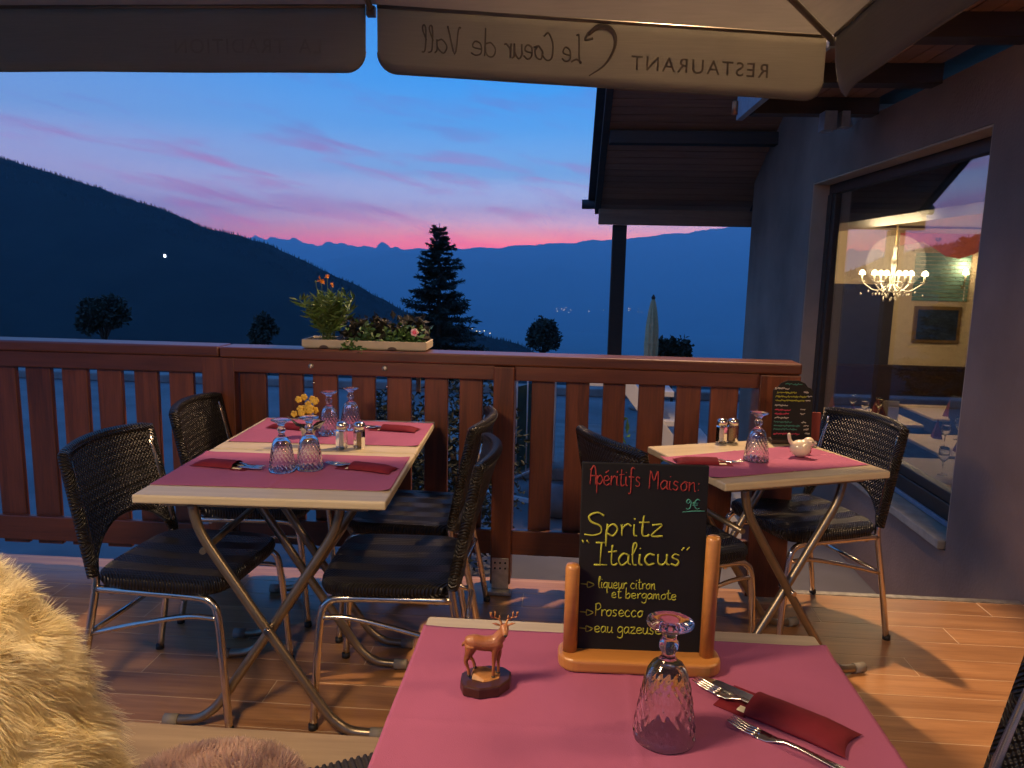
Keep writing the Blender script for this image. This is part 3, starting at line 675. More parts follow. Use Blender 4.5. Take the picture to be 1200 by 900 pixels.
# ------------------------------------------------------------------ chairs
def make_chair():
    t = empty('wicker_chair'); tag(t, 'x', 'chair')
    for s in (-1, 1):
        MB().tube(smooth_path([(.235, s*.212, 0), (.222, s*.208, .20), (.208, s*.203, .355), (.188, s*.20, .398), (.14, s*.20, .412), (-.02, s*.20, .413), (-.178, s*.20, .412)], 5), .0115, 10).build('leg', 'chrome', t)
        lg = MB().tube(smooth_path([(-.255, s*.212, 0), (-.215, s*.205, .22), (-.178, s*.20, .41), (-.178, s*.20, .47), (-.20, s*.197, .60), (-.245, s*.192, .79)], 5), .0115, 10).build('leg', 'chrome', t)
        MB().tube(smooth_path([(-.207, s*.204, .268), (-.03, s*.204, .318), (.12, s*.204, .352), (.212, s*.204, .352)], 4), .008, 8).build('brace', 'chrome', t)
        MB().lathe([(0, 0), (.014, 0), (.014, .018), (0, .018)], 10, (.235, s*.212, -.001)).build('foot_cap', 'black_rubber', t)
        MB().lathe([(0, 0), (.014, 0), (.014, .018), (0, .018)], 10, (-.255, s*.212, -.001)).build('foot_cap', 'black_rubber', t)
    for x in (.10, -.13): MB().tube([(x, -.20, .403), (x, .20, .403)], .009, 8).build('cross_bar', 'chrome', t)
    MB().tube([(-.207, -.204, .268), (-.207, .204, .268)], .008, 8).build('stretcher', 'chrome', t)
    # seat: rounded slab with rolled edge
    prof = [(.86, .418), (.97, .420), (1.0, .436), (.99, .452), (.95, .461), (.85, .464), (.6, .461), (.3, .459), (0, .459)]
    vs = []; ns = 40
    for k, z in prof:
        for i in range(ns):
            a = 2*math.pi*i/ns; c, s_ = math.cos(a), math.sin(a); e = 2/5.0
            vs.append((.012+.212*k*math.copysign(abs(c)**e, c), .218*k*math.copysign(abs(s_)**e, s_)*(1+.03*(c)), z))
    fs = [(i*ns+k, i*ns+(k+1) % ns, (i+1)*ns+(k+1) % ns, (i+1)*ns+k) for i in range(len(prof)-1) for k in range(ns)]
    fs.append(tuple(range(ns-1, -1, -1)))
    MB().add(vs, fs, True).build('seat', 'wicker_seat', t)
    # backrest: woven panel with arched lower edge, wrapped round the posts
    def f(u, v, off):
        w = .206-.003*v; y = (u*2-1)*w; c = 1-(u*2-1)**2
        zlo = .452+.135*(c**.6); ztop = .812+.010*c; z = zlo+(ztop-zlo)*v
        x = -.178-.068*((z-.46)/.34)-.042*c*(.35+.65*v)
        return (x+off, y, z)
    mb = MB(); nu, nv = 26, 14
    mb.grid(lambda u, v: f(1-u, v, .013), nu, nv); mb.grid(lambda u, v: f(u, v, -.013), nu, nv)
    mb.build('backrest', 'wicker_back', t)
    rim = [f(0, k/12, 0) for k in range(13)]+[f(k/20, 1, 0) for k in range(1, 20)]+[f(1, 1-k/12, 0) for k in range(13)]
    MB().tube(rim, .0175, 10).build('rim', 'wicker_edge', t)
    MB().tube([f(k/20, 0, 0) for k in range(21)], .0145, 8).build('lower_rim', 'wicker_edge', t)
    return t
chair0 = make_chair()
CH = [((-1.165, 2.235, 0), R(-4), 'black wicker chair with chrome legs at the left end of the front bare-edged table beside the sheepskin'),
      ((-1.185, 2.885, 0), R(3), 'black wicker chair between railing and sheepskin side, tucked at the left of the rear table'),
      ((-.485, 2.275, 0), R(183), 'black wicker chair with its back to the chalkboard, right side of the front left table'),
      ((-.545, 2.785, 0), R(178), 'black wicker chair close to the railing post, right side of the rear left table'),
      ((.955, 2.935, 0), R(201), 'black wicker chair by the window with a sunlit-looking seat, facing the bird table'),
      ((.385, 2.60, 0), R(27), 'black wicker chair mostly hidden behind the chalkboard, pushed under the bird table'),
      ((.545, .985, 0), R(183), 'black wicker chair back at the right end of the chalkboard table')]
lab = ['black wicker chair with chrome legs beside the cream sheepskin, left of two joined tables',
       'black wicker chair against the railing, behind the chair beside the sheepskin',
       'black wicker chair between the joined tables and the deer figurine',
       'black wicker chair beside the railing post, at the rear of the joined tables',
       'black wicker chair below the big window, by the table with the bird figurine',
       'black wicker chair half hidden behind the chalkboard stand',
       'black wicker chair at the cutlery end of the table with the chalkboard']
for i, (loc, rz, _) in enumerate(CH):
    o = chair0 if i == 0 else dup(chair0, loc, rz)
    o.location = loc; o.rotation_euler = (0, 0, rz); o['label'] = lab[i]; o['group'] = 'wicker chairs on the terrace'

# ------------------------------------------------------------------ tables
def make_table(name, loc, rz, w, d, label):
    t = tag(empty(name, loc, rz), label, 'table', 'bistro tables')
    MB().box((-w/2, -d/2, .715), (w/2, d/2, .74)).build('table_top', 'table_wood', t, .006, 3)
    MB().box((-w/2+.06, -d/2+.05, .695), (w/2-.06, d/2-.05, .7145)).build('under_frame', 'bronze_tube', t)
    for sy in (-1, 1):
        for sx in (-1, 1):
            yy = sy*(d/2-.07)-sx*.017*1.0
            pts = [(-sx*.205, yy, .70), (-sx*.198, yy, .66), (-sx*.175, yy, .60), (-sx*.09, yy, .465), (0, yy, .325), (sx*.09, yy, .19), (sx*.155, yy, .092), (sx*.19, yy, .052), (sx*.235, yy, .025), (sx*.30, yy, .018)]
            lg = MB().tube(smooth_path(pts, 6), .0140, 12, True, 1.0).build('leg', 'bronze_tube', t)
            MB().tube([(sx*.292, yy, .0175), (sx*.335, yy, .0175)], .0175, 12).build('foot_cap', 'rubber', lg)
        MB().tube([(0, sy*(d/2-.07)-.038, .335), (0, sy*(d/2-.07)+.038, .335)], .008, 10).build('pivot', 'chrome', t)
    MB().tube([(-.19, -d/2+.07, .555), (-.19, d/2-.07, .555)], .010, 8).build('cross_bar', 'bronze_tube', t)
    return t
A1 = .0434
def tcentre(x, y, a, w, d, j=0): c, s = math.cos(a), math.sin(a); return (x+c*w/2-s*d*(.5+j), y+s*w/2+c*d*(.5+j), 0)
T1 = make_table('bistro_table', tcentre(-1.166, 1.9365, A1, .70, .543), A1, .70, .536, 'front one of two joined bistro tables, two upturned goblets on its pink cover')
T2 = make_table('bistro_table', tcentre(-1.166, 1.9365, A1, .70, .543, 1), A1, .70, .536, 'rear one of two joined bistro tables, pale wood edge at the railing, orchid on it')
RT = make_table('bistro_table', tcentre(.505, 2.282, .382, .63, .4996), .382, .63, .50, 'pale wood bistro table by the window with bird figurine and small menu board')
FT = make_table('bistro_table', tcentre(-.2318, .7731, .0018, .70, .543), .0018, .70, .543, 'pale bistro table carrying the large chalkboard, deer and cutlery pouch')
def mat4(pts, name, label):
    cx = sum(p[0] for p in pts)/4; cyy = sum(p[1] for p in pts)/4
    mb = MB(); nu, nv = 120, 80
    q = [Vector((p[0]-cx, p[1]-cyy, 0)) for p in pts]
    def f(u, v):
        p = (q[0]*(1-u)+q[1]*u)*(1-v)+(q[3]*(1-u)+q[2]*u)*v
        e = max(abs(u-.5), abs(v-.5))*2
        z = .0006*mnoise.noise(Vector((p.x*7, p.y*7, cx)))+(.0022*max(0, e-.9)*10*max(0, mnoise.noise(Vector((p.x*5, p.y*5, cx*3)))))
        cz = .0016*max(0, 1-abs(u-.5)*60)+.0013*max(0, 1-abs(v-.5)*40)
        cn = max(0, abs(u-.5)*2-.9)*max(0, abs(v-.5)*2-.86)/.014
        return (p.x, p.y, .0012+abs(z)+cz+.006*cn*(.5+.5*math.sin(cx*40+u*3+v*5)))
    mb.grid(f, nu, nv)
    o = mb.build(name, 'pink_paper', None, 0, 0, .0006); o.location = (cx, cyy, .7405)
    return tag(o, label, 'placemat', 'pink paper table covers')
mat4([(-1.166, 2.035), (-.478, 2.065), (-.497, 2.450), (-1.183, 2.420)], 'placemat', 'pink paper cover with two goblets on the front joined table')
mat4([(-1.178, 2.575), (-.500, 2.605), (-.514, 3.005), (-1.192, 2.975)], 'placemat', 'pink paper cover under the orchid on the rear joined table')
mat4([(.48, 2.335), (1.045, 2.585), (.905, 2.855), (.345, 2.575)], 'placemat', 'pink paper cover under the white bird figurine')
mat4([(-.2335, .70), (.4705, .70), (.4715, 1.272), (-.2325, 1.272)], 'placemat', 'large pink paper cover under the chalkboard stand and deer')

# ------------------------------------------------------------------ goblets
def goblet_mesh():
    inner = [(.0004, .106), (.010, .105), (.020, .098), (.0265, .085), (.031, .065), (.0355, .04), (.0392, .015), (.0402, .001)]
    outer = [(.0425, .0), (.0430, .002)]
    for k in range(1, 40):
        z = .002+.088*k/39; outer.append((.043-.0135*(z/.09)**1.25, z))
    outer += [(.0270, .098), (.0215, .107), (.0140, .113), (.0095, .118), (.0088, .123), (.0112, .129), (.0135, .134), (.0128, .139), (.0098, .144), (.0100, .150), (.0145, .157), (.024, .1625), (.0315, .1655), (.0325, .1675), (.0318, .169), (.020, .1695), (.0004, .170)]
    prof = inner+outer; ni = len(inner)
    def mod(r, z, t, i):
        if i < ni+2 or z > .093 or r < .02: return (.0009*math.cos(6*t) if .126 < z < .142 else 0)
        k = 9; a = math.sin(k*t+z*150); b = math.sin(k*t-z*150)
        return .0014*(abs(a)*1.3+abs(b)*.7-1.1)*min(1, z/.012)*min(1, (.093-z)/.012)
    return MB().lathe(prof, 112, mod=mod).mesh('goblet', 'glass')
gm = goblet_mesh()
for loc, rz, sc, lb in [((.157, .985, .7435), .3, 1.0, 'upturned cut-glass goblet standing before the large chalkboard'),
                        ((-.849, 2.226, .7435), 0, .95, 'upturned goblet nearest the sheepskin chair on the front joined table'),
                        ((-.775, 2.262, .7435), .9, .97, 'upturned goblet on the front joined table, right in front of the orchid pot'),
                        ((-.862, 2.742, .7435), .5, .95, 'upturned goblet beside the yellow orchid on the rear joined table'),
                        ((-.808, 2.842, .7435), 1.2, .95, 'upturned goblet behind the salt shaker, closest to the pickets'),
                        ((.669, 2.585, .7435), .7, .98, 'upturned goblet beside the white bird figurine')]:
    o = inst('goblet', gm, None, loc, (0, 0, rz), (sc, sc, sc)); tag(o, lb, 'glass', 'upturned goblets')

# ------------------------------------------------------------------ shakers
def shaker(fill, loc, label, s=1.0):
    t = tag(empty('shaker', loc, random.uniform(-.3, .3)), label, 'shaker', 'salt and pepper shakers')
    o8 = lambda r: [(r*math.cos(R(45*k)), r*math.sin(R(45*k))) for k in range(8)]; t.scale = (1.3, 1.3, 1.35)
    MB().lathe([(.0004, .006), (.0125, .006), (.0125, .050), (.0145, .050), (.0165, .046), (.0165, .004), (.0150, 0), (.0004, 0)], 8, sm=False).build('bottle', 'glass', t)
    MB().prism(o8(.0127), .0055, .043).build('contents', fill, t)
    MB().lathe([(.0135, .0505), (.0155, .0505), (.0158, .060), (.0150, .064), (.010, .069), (.0004, .070)], 18).build('lid', 'steel', t)
    return t
shaker('salt', (-.757, 2.548, .7405), 'salt shaker on the joint of the two left tables')
shaker('pepper', (-.697, 2.556, .7405), 'pepper shaker on the joint of the two left tables')
shaker('salt', (.603, 2.845, .7405), 'salt shaker beside the small menu board')
shaker('pepper', (.646, 2.856, .7405), 'brown pepper shaker beside the small menu board')

# ------------------------------------------------------------------ cutlery
def fork_mesh():
    mb = MB()
    def strip(path, w, th):
        n = len(path); vs = []
        for (x, z), ww in zip(path, w):
            vs += [(x, -ww, z), (x, ww, z), (x, ww*.9, z+th), (x, -ww*.9, z+th)]
        fs = []
        for i in range(n-1):
            for k in range(4): fs.append((i*4+k, i*4+(k+1) % 4, (i+1)*4+(k+1) % 4, (i+1)*4+k))
        fs += [(3, 2, 1, 0), tuple((n-1)*4+k for k in range(4))]; mb.add(vs, fs, True)
    strip([(-.10, .001), (-.08, .002), (-.04, .0045), (0, .007), (.02, .0065), (.032, .003), (.042, .0008), (.054, .0006), (.060, .001)], [.0075, .0078, .0052, .0036, .0034, .006, .0105, .0118, .0118], .0022)
    for k in range(4):
        y = -.0093+.0062*k
        mb.tube([(.0585, y, .002), (.075, y*.98, .0025), (.09, y*.95, .0042), (.101, y*.93, .007)], [.0021, .0019, .0017, .0009], 6, True, .75)
    return mb.mesh('fork', 'steel')
def knife_mesh():
    mb = MB()
    poly = [(-.105, -.0075), (-.05, -.006), (0, -.005), (.02, -.0095), (.08, -.0095), (.10, -.004), (.108, .004), (.10, .0085), (.02, .0085), (0, .005), (-.05, .006), (-.105, .0075)]
    mb.prism(poly, 0, .0022); return mb.mesh('knife', 'steel')
FORK, KNIFE = fork_mesh(), knife_mesh()
def pouch_mesh():
    L, Wd = .165, .036; mb = MB(); nu, nv = 24, 12                 # sleeve: open at -x, pressed flat at +x
    def f(u, v):
        x = -L*.35+u*(L*.85); k = max(0, 1-max(0, u-.70)/.30); op = .0150*(k**.6)+.0012
        a = 2*math.pi*v; y = Wd*math.cos(a)*(1-.06*k); z = op*math.sin(a)
        z = z if z > 0 else z*.1
        return (x+(.004*math.cos(2*a) if u > .98 else 0), y, .0035+z+.0006*mnoise.noise(Vector((x*40, y*40, z*40))))
    mb.grid(f, nu, 28)
    return mb.mesh('sleeve', 'pouch_paper')
PM = pouch_mesh()
FL = MB().box((-.104, -.0362, .0006), (-.055, .0362, .0016)).mesh('flap', 'pouch_paper')
NP = MB().box((-.085, .010, .0022), (.0, .026, .0036)).box((-.072, -.026, .0020), (.0, -.012, .0030)).mesh('napkin', 'cream_paper')
def pouch(loc, rz, which, knife=True):
    t = tag(empty('cutlery_pouch', loc, rz), 'dark red paper cutlery pouch '+which, 'pouch', 'cutlery pouches')
    inst('sleeve', PM, t); inst('flap', FL, t)
    M = Matrix.Translation(loc) @ Matrix.Rotation(rz, 4, 'Z')
    def put(name, me, off, a, lb, cat, grp):
        o = inst(name, me); o.matrix_world = M @ Matrix.Translation(off) @ Matrix.Rotation(a[1], 4, 'Z') @ Matrix.Rotation(a[0], 4, 'Y'); tag(o, lb+which, cat, grp); return o
    put('napkin', NP, (0, 0, 0), (0, 0), 'cream napkin peeping out of the pouch ', 'napkin', 'napkins in pouches')
    put('fork', FORK, (-.052, -.010, .0042), (R(0), R(180-5)), 'steel fork sticking out of the pouch ', 'fork', 'forks in pouches')
    if knife: put('knife', KNIFE, (-.045, .010, .0048), (0, R(180-3)), 'steel knife sticking out of the pouch ', 'knife', 'knives in pouches')
pouch((.345, 1.035, .7425), R(-37), 'in front of the big chalkboard')
o = inst('fork', FORK, None, (.335, .965, .7425), (0, 0, R(180-39))); tag(o, 'loose steel fork lying beside the pouch by the chalkboard', 'fork')
pouch((-.590, 2.280, .7425), R(-14), 'right of the front table goblets')
pouch((-.628, 2.850, .7425), R(-8), 'right of the rear table goblets')
pouch((-1.058, 2.255, .7425), R(172), 'left of the front table goblets')
pouch((-1.04, 2.82, .7425), R(170), 'left of the yellow orchid')
pouch((.468, 2.520, .7425), R(184), 'on the table with the bird figurine', False)

# ------------------------------------------------------------------ big chalkboard
def chalkboard():
    t = tag(empty('chalkboard_stand', (.139, 1.178, .7425), R(1.5)), 'tabletop chalkboard offering Spritz in an orange wooden stand', 'menu stand')
    L, Wd = .262, .075
    poly = [(L/2*1-.03+.03*math.cos(a), (Wd/2-.03)+.03*math.sin(a)) for a in [R(90*k/6) for k in range(7)]]
    full = poly+[(-x, y) for x, y in reversed(poly)]+[(-x, -y) for x, y in poly]+[(x, -y) for x, y in reversed(poly)]
    MB().prism(full, 0, .022).build('base', 'honey_wood', t, .005, 3)
    for x, h in ((-.112, .150), (.109, .205)):
        p = MB().lathe([(.0004, .018), (.0115, .018), (.0115, .02+h-.006), (.0095, .02+h-.001), (.0004, .02+h)], 16).build('post', 'honey_wood', t); p.location = (x, -.004, 0)
    # the board leans slightly back
    b = MB().box((-.1015, -.003, .0), (.1015, .003, .312)).build('board', 'slate', t, .0015); b.location = (.0, .006, .02); b.rotation_euler = (R(-3.5), 0, R(.6))
    y = -.0034
    r = MB(); chalk(r, fitted('Aperitifs', .030, -.0885, -.008, .2765, 2, -.02), .0011, y); chalk(r, fitted('Maison:', .029, .006, .086, .2725, None, -.04), .0011, y)
    r.build('red_lettering', 'chalk_red', b)
    g = MB(); chalk(g, fitted('9E', .017, .066, .089, .2405), .0010, y); chalk(g, [[(.062, .2355), (.080, .2375), (.0975, .238)]], .0009, y); g.build('green_lettering', 'chalk_green', b)
    s = MB(); chalk(s, fitted('Spritz', .038, -.092, .032, .192, None, .02), .0017, y)
    chalk(s, fitted('"', .024, -.097, -.086, .160), .0012, y); chalk(s, fitted('Italicus', .037, -.077, .060, .1435, None, .03), .0016, y); chalk(s, fitted("'", .024, .064, .076, .158), .0012, y)
    for z in (.1045, .0575, .030): chalk(s, fitted('>', .022, -.097, -.076, z), .0010, y)
    chalk(s, fitted('liqueur citron', .0190, -.069, .024, .1055), .0009, y); chalk(s, fitted('et bergamote', .0175, -.047, .058, .0895), .0009, y)
    chalk(s, fitted('Prosecco', .021, -.073, .006, .0585), .0010, y); chalk(s, fitted('eau gazeuse', .0205, -.073, .036, .0305), .0010, y)
    s.build('yellow_lettering', 'chalk_yellow', b)
chalkboard()

# ------------------------------------------------------------------ small slate menu on the right table
def small_menu():
    t = tag(empty('menu_slate', (.868, 2.878, .7425), R(4)), 'small arched slate menu card on a wooden foot beside the shakers', 'menu')
    pts = [(-.075, 0), (.075, 0), (.075, .185), (.068, .195), (.055, .200), (.045, .214), (.02, .224), (-.02, .224), (-.045, .214), (-.055, .200), (-.068, .195), (-.075, .185)]
    M = Matrix.Translation((0, 0, .012)) @ Matrix.Rotation(R(84), 4, 'X')
    b = MB().prism(pts, 0, .005, M).build('board', 'slate', t, .001)
    MB().box((-.08, -.022, 0), (.08, .024, .016)).build('foot', 'dark_wood', t, .003)
    rr = random.Random(5)
    def scribble(mb, x, z, w, h, th=.0011):
        n = int(w/(h*.5)); st = [[(x+k*h*.28, z+(h*.5 if k % 2 else 0)+rr.uniform(-.2, .35)*h) for k in range(2*n)]]
        for s in st:
            p = [M @ Vector((a, c, .0056)) for a, c in s]; mb.tube(smooth_path(p, 2), th, 5)
    rows = [('chalk_green', -.03, .207, .06), ('chalk_white', -.068, .19, .05), ('chalk_yellow', -.06, .175, .07), ('chalk_yellow', -.065, .160, .11), ('chalk_yellow', -.065, .145, .10),
            ('chalk_white', -.066, .126, .045), ('chalk_pink', -.066, .110, .055), ('chalk_pink', -.066, .095, .05), ('chalk_white', -.066, .080, .05), ('chalk_green', -.068, .064, .065), ('chalk_green', -.068, .050, .09), ('chalk_green', -.068, .037, .085), ('chalk_pink', -.068, .020, .09)]
    price = [(.04, .178), (.055, .162), (.048, .147), (.030, .112), (.030, .097), (.035, .064), (.045, .052), (.045, .038), (.05, .022)]
    cols = {}
    for c, x, z, w in rows: scribble(cols.setdefault(c, MB()), x, z, w, .009)
    for x, z in price: scribble(cols.setdefault('chalk_white', MB()), x, z, .022, .009)
    for c, mb in cols.items(): mb.build('lettering', c, b)
    h = tag(MB().box((-.035, -.004, 0), (.035, .004, .11)).build('menu_holder', 'napkin_red', None, .001), 'dark red card standing behind the small slate menu', 'card'); h.location = (.955, 2.935, .742)
small_menu()

# ------------------------------------------------------------------ deer figurine
def deer():
    t = tag(empty('deer_figurine', (-.105, 1.088, .7425), R(8)), 'carved brown stag figurine on a dark heart-shaped base', 'figurine'); t.scale = (.84, .84, .80)
    heart = [(-.034, -.012), (-.030, -.030), (-.008, -.040), (.020, -.034), (.036, -.014), (.040, .008), (.030, .024), (.008, .030), (-.018, .024), (-.032, .008)]
    MB().prism([(x*1.28, y*1.2) for x, y in heart], 0, .021).build('base', 'deer_dark', t, .003, 2)
    rk = MB(); rk.add([(-.026, -.016, .015), (-.010, -.030, .015), (.030, -.020, .015), (.034, .008, .015), (.004, .022, .015), (-.024, .014, .015), (-.022, -.006, .030), (.0, -.022, .024), (.026, -.012, .022), (.028, .004, .024), (.002, .015, .031), (-.018, .010, .034)],
                      [(0, 1, 7, 6), (1, 2, 8, 7), (2, 3, 9, 8), (3, 4, 10, 9), (4, 5, 11, 10), (5, 0, 6, 11), (6, 7, 8), (6, 8, 9), (6, 9, 10), (6, 10, 11)])
    rk.build('rock', 'deer_rock', t, .0015)
    b = MB(); z0 = .0
    # trunk (faces +x, head turned to the viewer)
    tp = smooth_path([(-.034, 0, .088), (-.029, 0, .0895), (-.018, 0, .0895), (-.006, 0, .087), (.006, 0, .086), (.017, 0, .087), (.026, 0, .090), (.031, 0, .092)], 4)
    b.tube(tp, list(np.interp(np.linspace(0, 1, len(tp)), [0, .08, .25, .45, .62, .8, .93, 1], [.005, .0105, .0138, .0132, .0140, .0152, .0125, .006])), 16, True, 1.08)
    b.tube(smooth_path([(.018, 0, .088), (.027, -.001, .100), (.033, -.003, .111), (.035, -.004, .120)], 4), [.0135-.0005*k for k in range(13)], 12)      # neck
    b.tube([(.034, .001, .121), (.035, -.005, .1205), (.0355, -.011, .1165), (.036, -.017, .1125), (.036, -.020, .111)], [.0066, .0084, .0070, .0052, .0038], 12)  # head
    b.tube([(-.033, 0, .092), (-.039, 0, .086), (-.041, 0, .080)], [.003, .0032, .0012], 8)  # tail
    def leg(pts, rad): b.tube(smooth_path(pts, 4), list(np.interp(np.linspace(0, 1, 4*(len(pts)-1)+1), np.linspace(0, 1, len(rad)), rad)), 10)
    leg([(-.026, -.006, .085), (-.029, -.008, .070), (-.034, -.009, .055), (-.030, -.009, .042), (-.028, -.010, .028)], [.011, .0075, .0042, .0030, .0030])
    leg([(-.022, .006, .085), (-.022, .008, .070), (-.026, .008, .057), (-.020, .008, .046), (-.017, .007, .034)], [.011, .0075, .0042, .0030, .0030])
    leg([(.020, -.006, .083), (.018, -.008, .066), (.017, -.008, .050), (.016, -.009, .036), (.016, -.010, .024)], [.0085, .0056, .0036, .0029, .0030])
    leg([(.024, .006, .083), (.027, .006, .066), (.026, .005, .050), (.026, .004, .036), (.026, .003, .025)], [.0085, .0056, .0036, .0029, .0030])
    for s in (-1, 1):
        e = Vector((.034+s*.006, -.004, .124)); b.tube([e, e+Vector((s*.008, -.001, .004)), e+Vector((s*.016, -.002, .006))], [.0024, .0042, .001], 8, True, .5)
    remeshed(b, 'body', 'deer_coat', .0011, t, 5, .5)
    for s in (-1, 1):
        a = MB(); o = Vector((.034+s*.004, -.003, .126))
        main = [o, o+Vector((s*.003, .001, .008)), o+Vector((s*.011, .001, .013)), o+Vector((s*.019, -.001, .016)), o+Vector((s*.0215, -.002, .026))]
        a.tube(smooth_path(main, 4), list(np.linspace(.0021, .0008, 17)), 8)
        for k, h in ((.35, .010), (.62, .014), (.85, .009)):
            q = smooth_path(main, 4)[int(k*16)]; a.tube([q, q+Vector((-s*.0012, -.002, h*.6)), q+Vector((-s*.0005, -.003, h))], [.0016, .0013, .0006], 6)
        a.build('antler', 'deer_antler', t)
    MB().ball((.036, -.0205, .1118), .0030, 10, 8).build('nose', 'hoof', t)
    for s in (-1, 1): MB().ball((.0355+s*.0055, -.0105, .1205), .0014, 8, 6).build('eye', 'hoof', t)
    MB().ball((.0355, -.0165, .1165), .0042, 10, 8, (.75, .8, .7)).build('muzzle', 'deer_antler', t)
    for x, y, z in ((-.028, -.0105, .027), (-.0165, .0068, .0335), (.016, -.0105, .0235), (.026, .0025, .0245)): MB().ball((x, y, z), .0038, 8, 6, (1, 1.1, .7)).build('hoof', 'hoof', t)
deer()

# ------------------------------------------------------------------ bird
def bird():
    t = tag(empty('bird_figurine', (.838, 2.655, .7425), R(-6)), 'cream ceramic bird figurine with upright tail', 'figurine'); t.scale = (1.18,)*3
    b = MB()
    b.ball((-.002, 0, .027), .027, 20, 14, (1.12, .85, .96)); b.ball((.020, 0, .046), .0165, 16, 12, (1, .95, .95))
    b.tube([(.008, 0, .036), (.018, 0, .044)], [.020, .015], 14)
    b.tube(smooth_path([(-.018, 0, .034), (-.031, 0, .046), (-.036, 0, .062), (-.036, 0, .071)], 4), list(np.interp(np.linspace(0, 1, 13), [0, .4, .85, 1], [.013, .009, .0085, .005])), 12, True, .6)
    b.tube([(.033, 0, .046), (.040, 0, .044), (.045, 0, .0425)], [.006, .004, .0008], 10)
    remeshed(b, 'body', 'ceramic', .0016, t, 6)
    for s in (-1, 1): MB().ball((.029, s*.0125, .050), .0018, 8, 6).build('eye', 'hoof', t)
    MB().ball((0, 0, .016), .016, 12, 8, (1.1, .8, .9)).build('red_egg', 'red_ceramic').location = (.872, 2.70, .7415)
    o = bpy.data.objects['red_egg']; tag(o, 'small red object hidden behind the bird figurine', 'ornament')
bird()

# ------------------------------------------------------------------ orchid pot on the left tables
def orchid():
    t = tag(empty('orchid_pot', (-.885, 2.575, .7405)), 'small pot with a cluster of yellow orchid flowers', 'flower pot')
    MB().lathe([(.0004, .002), (.020, .002), (.024, .05), (.0265, .055), (.0265, .06), (.0225, .06), (.021, .052), (.0004, .05)], 18).build('pot', 'stone_sill', t)
    rr = random.Random(4)
    for a in ((0, 0, .055), (.006, .004, .055)):
        MB().tube(smooth_path([a, (-.012+a[0], .003, .10), (.0+a[0], .002, .15)], 4), .0018, 6).build('stem', 'stem', t)
    for k in range(22):
        c = Vector((rr.gauss(-.002, .021), rr.gauss(0, .013), .135+rr.uniform(-.03, .04)))
        mb = MB()
        for j in range(5):
            a = 2*math.pi*j/5+k; d = Vector((math.cos(a), -.6, math.sin(a)))*.011
            mb.ball(c+d*.6, .0062, 10, 8, (1, .5, 1))
        mb.build('flower', 'yellow_petal', t)
    mb = MB(); leaves(mb, [(0, 0, .055)]*6, .07, [(math.cos(a), math.sin(a), .45) for a in (0, 1, 2, 3, 4, 5)], .3, rnd=rr); mb.build('leaves', 'leaf_dark', t)
orchid()

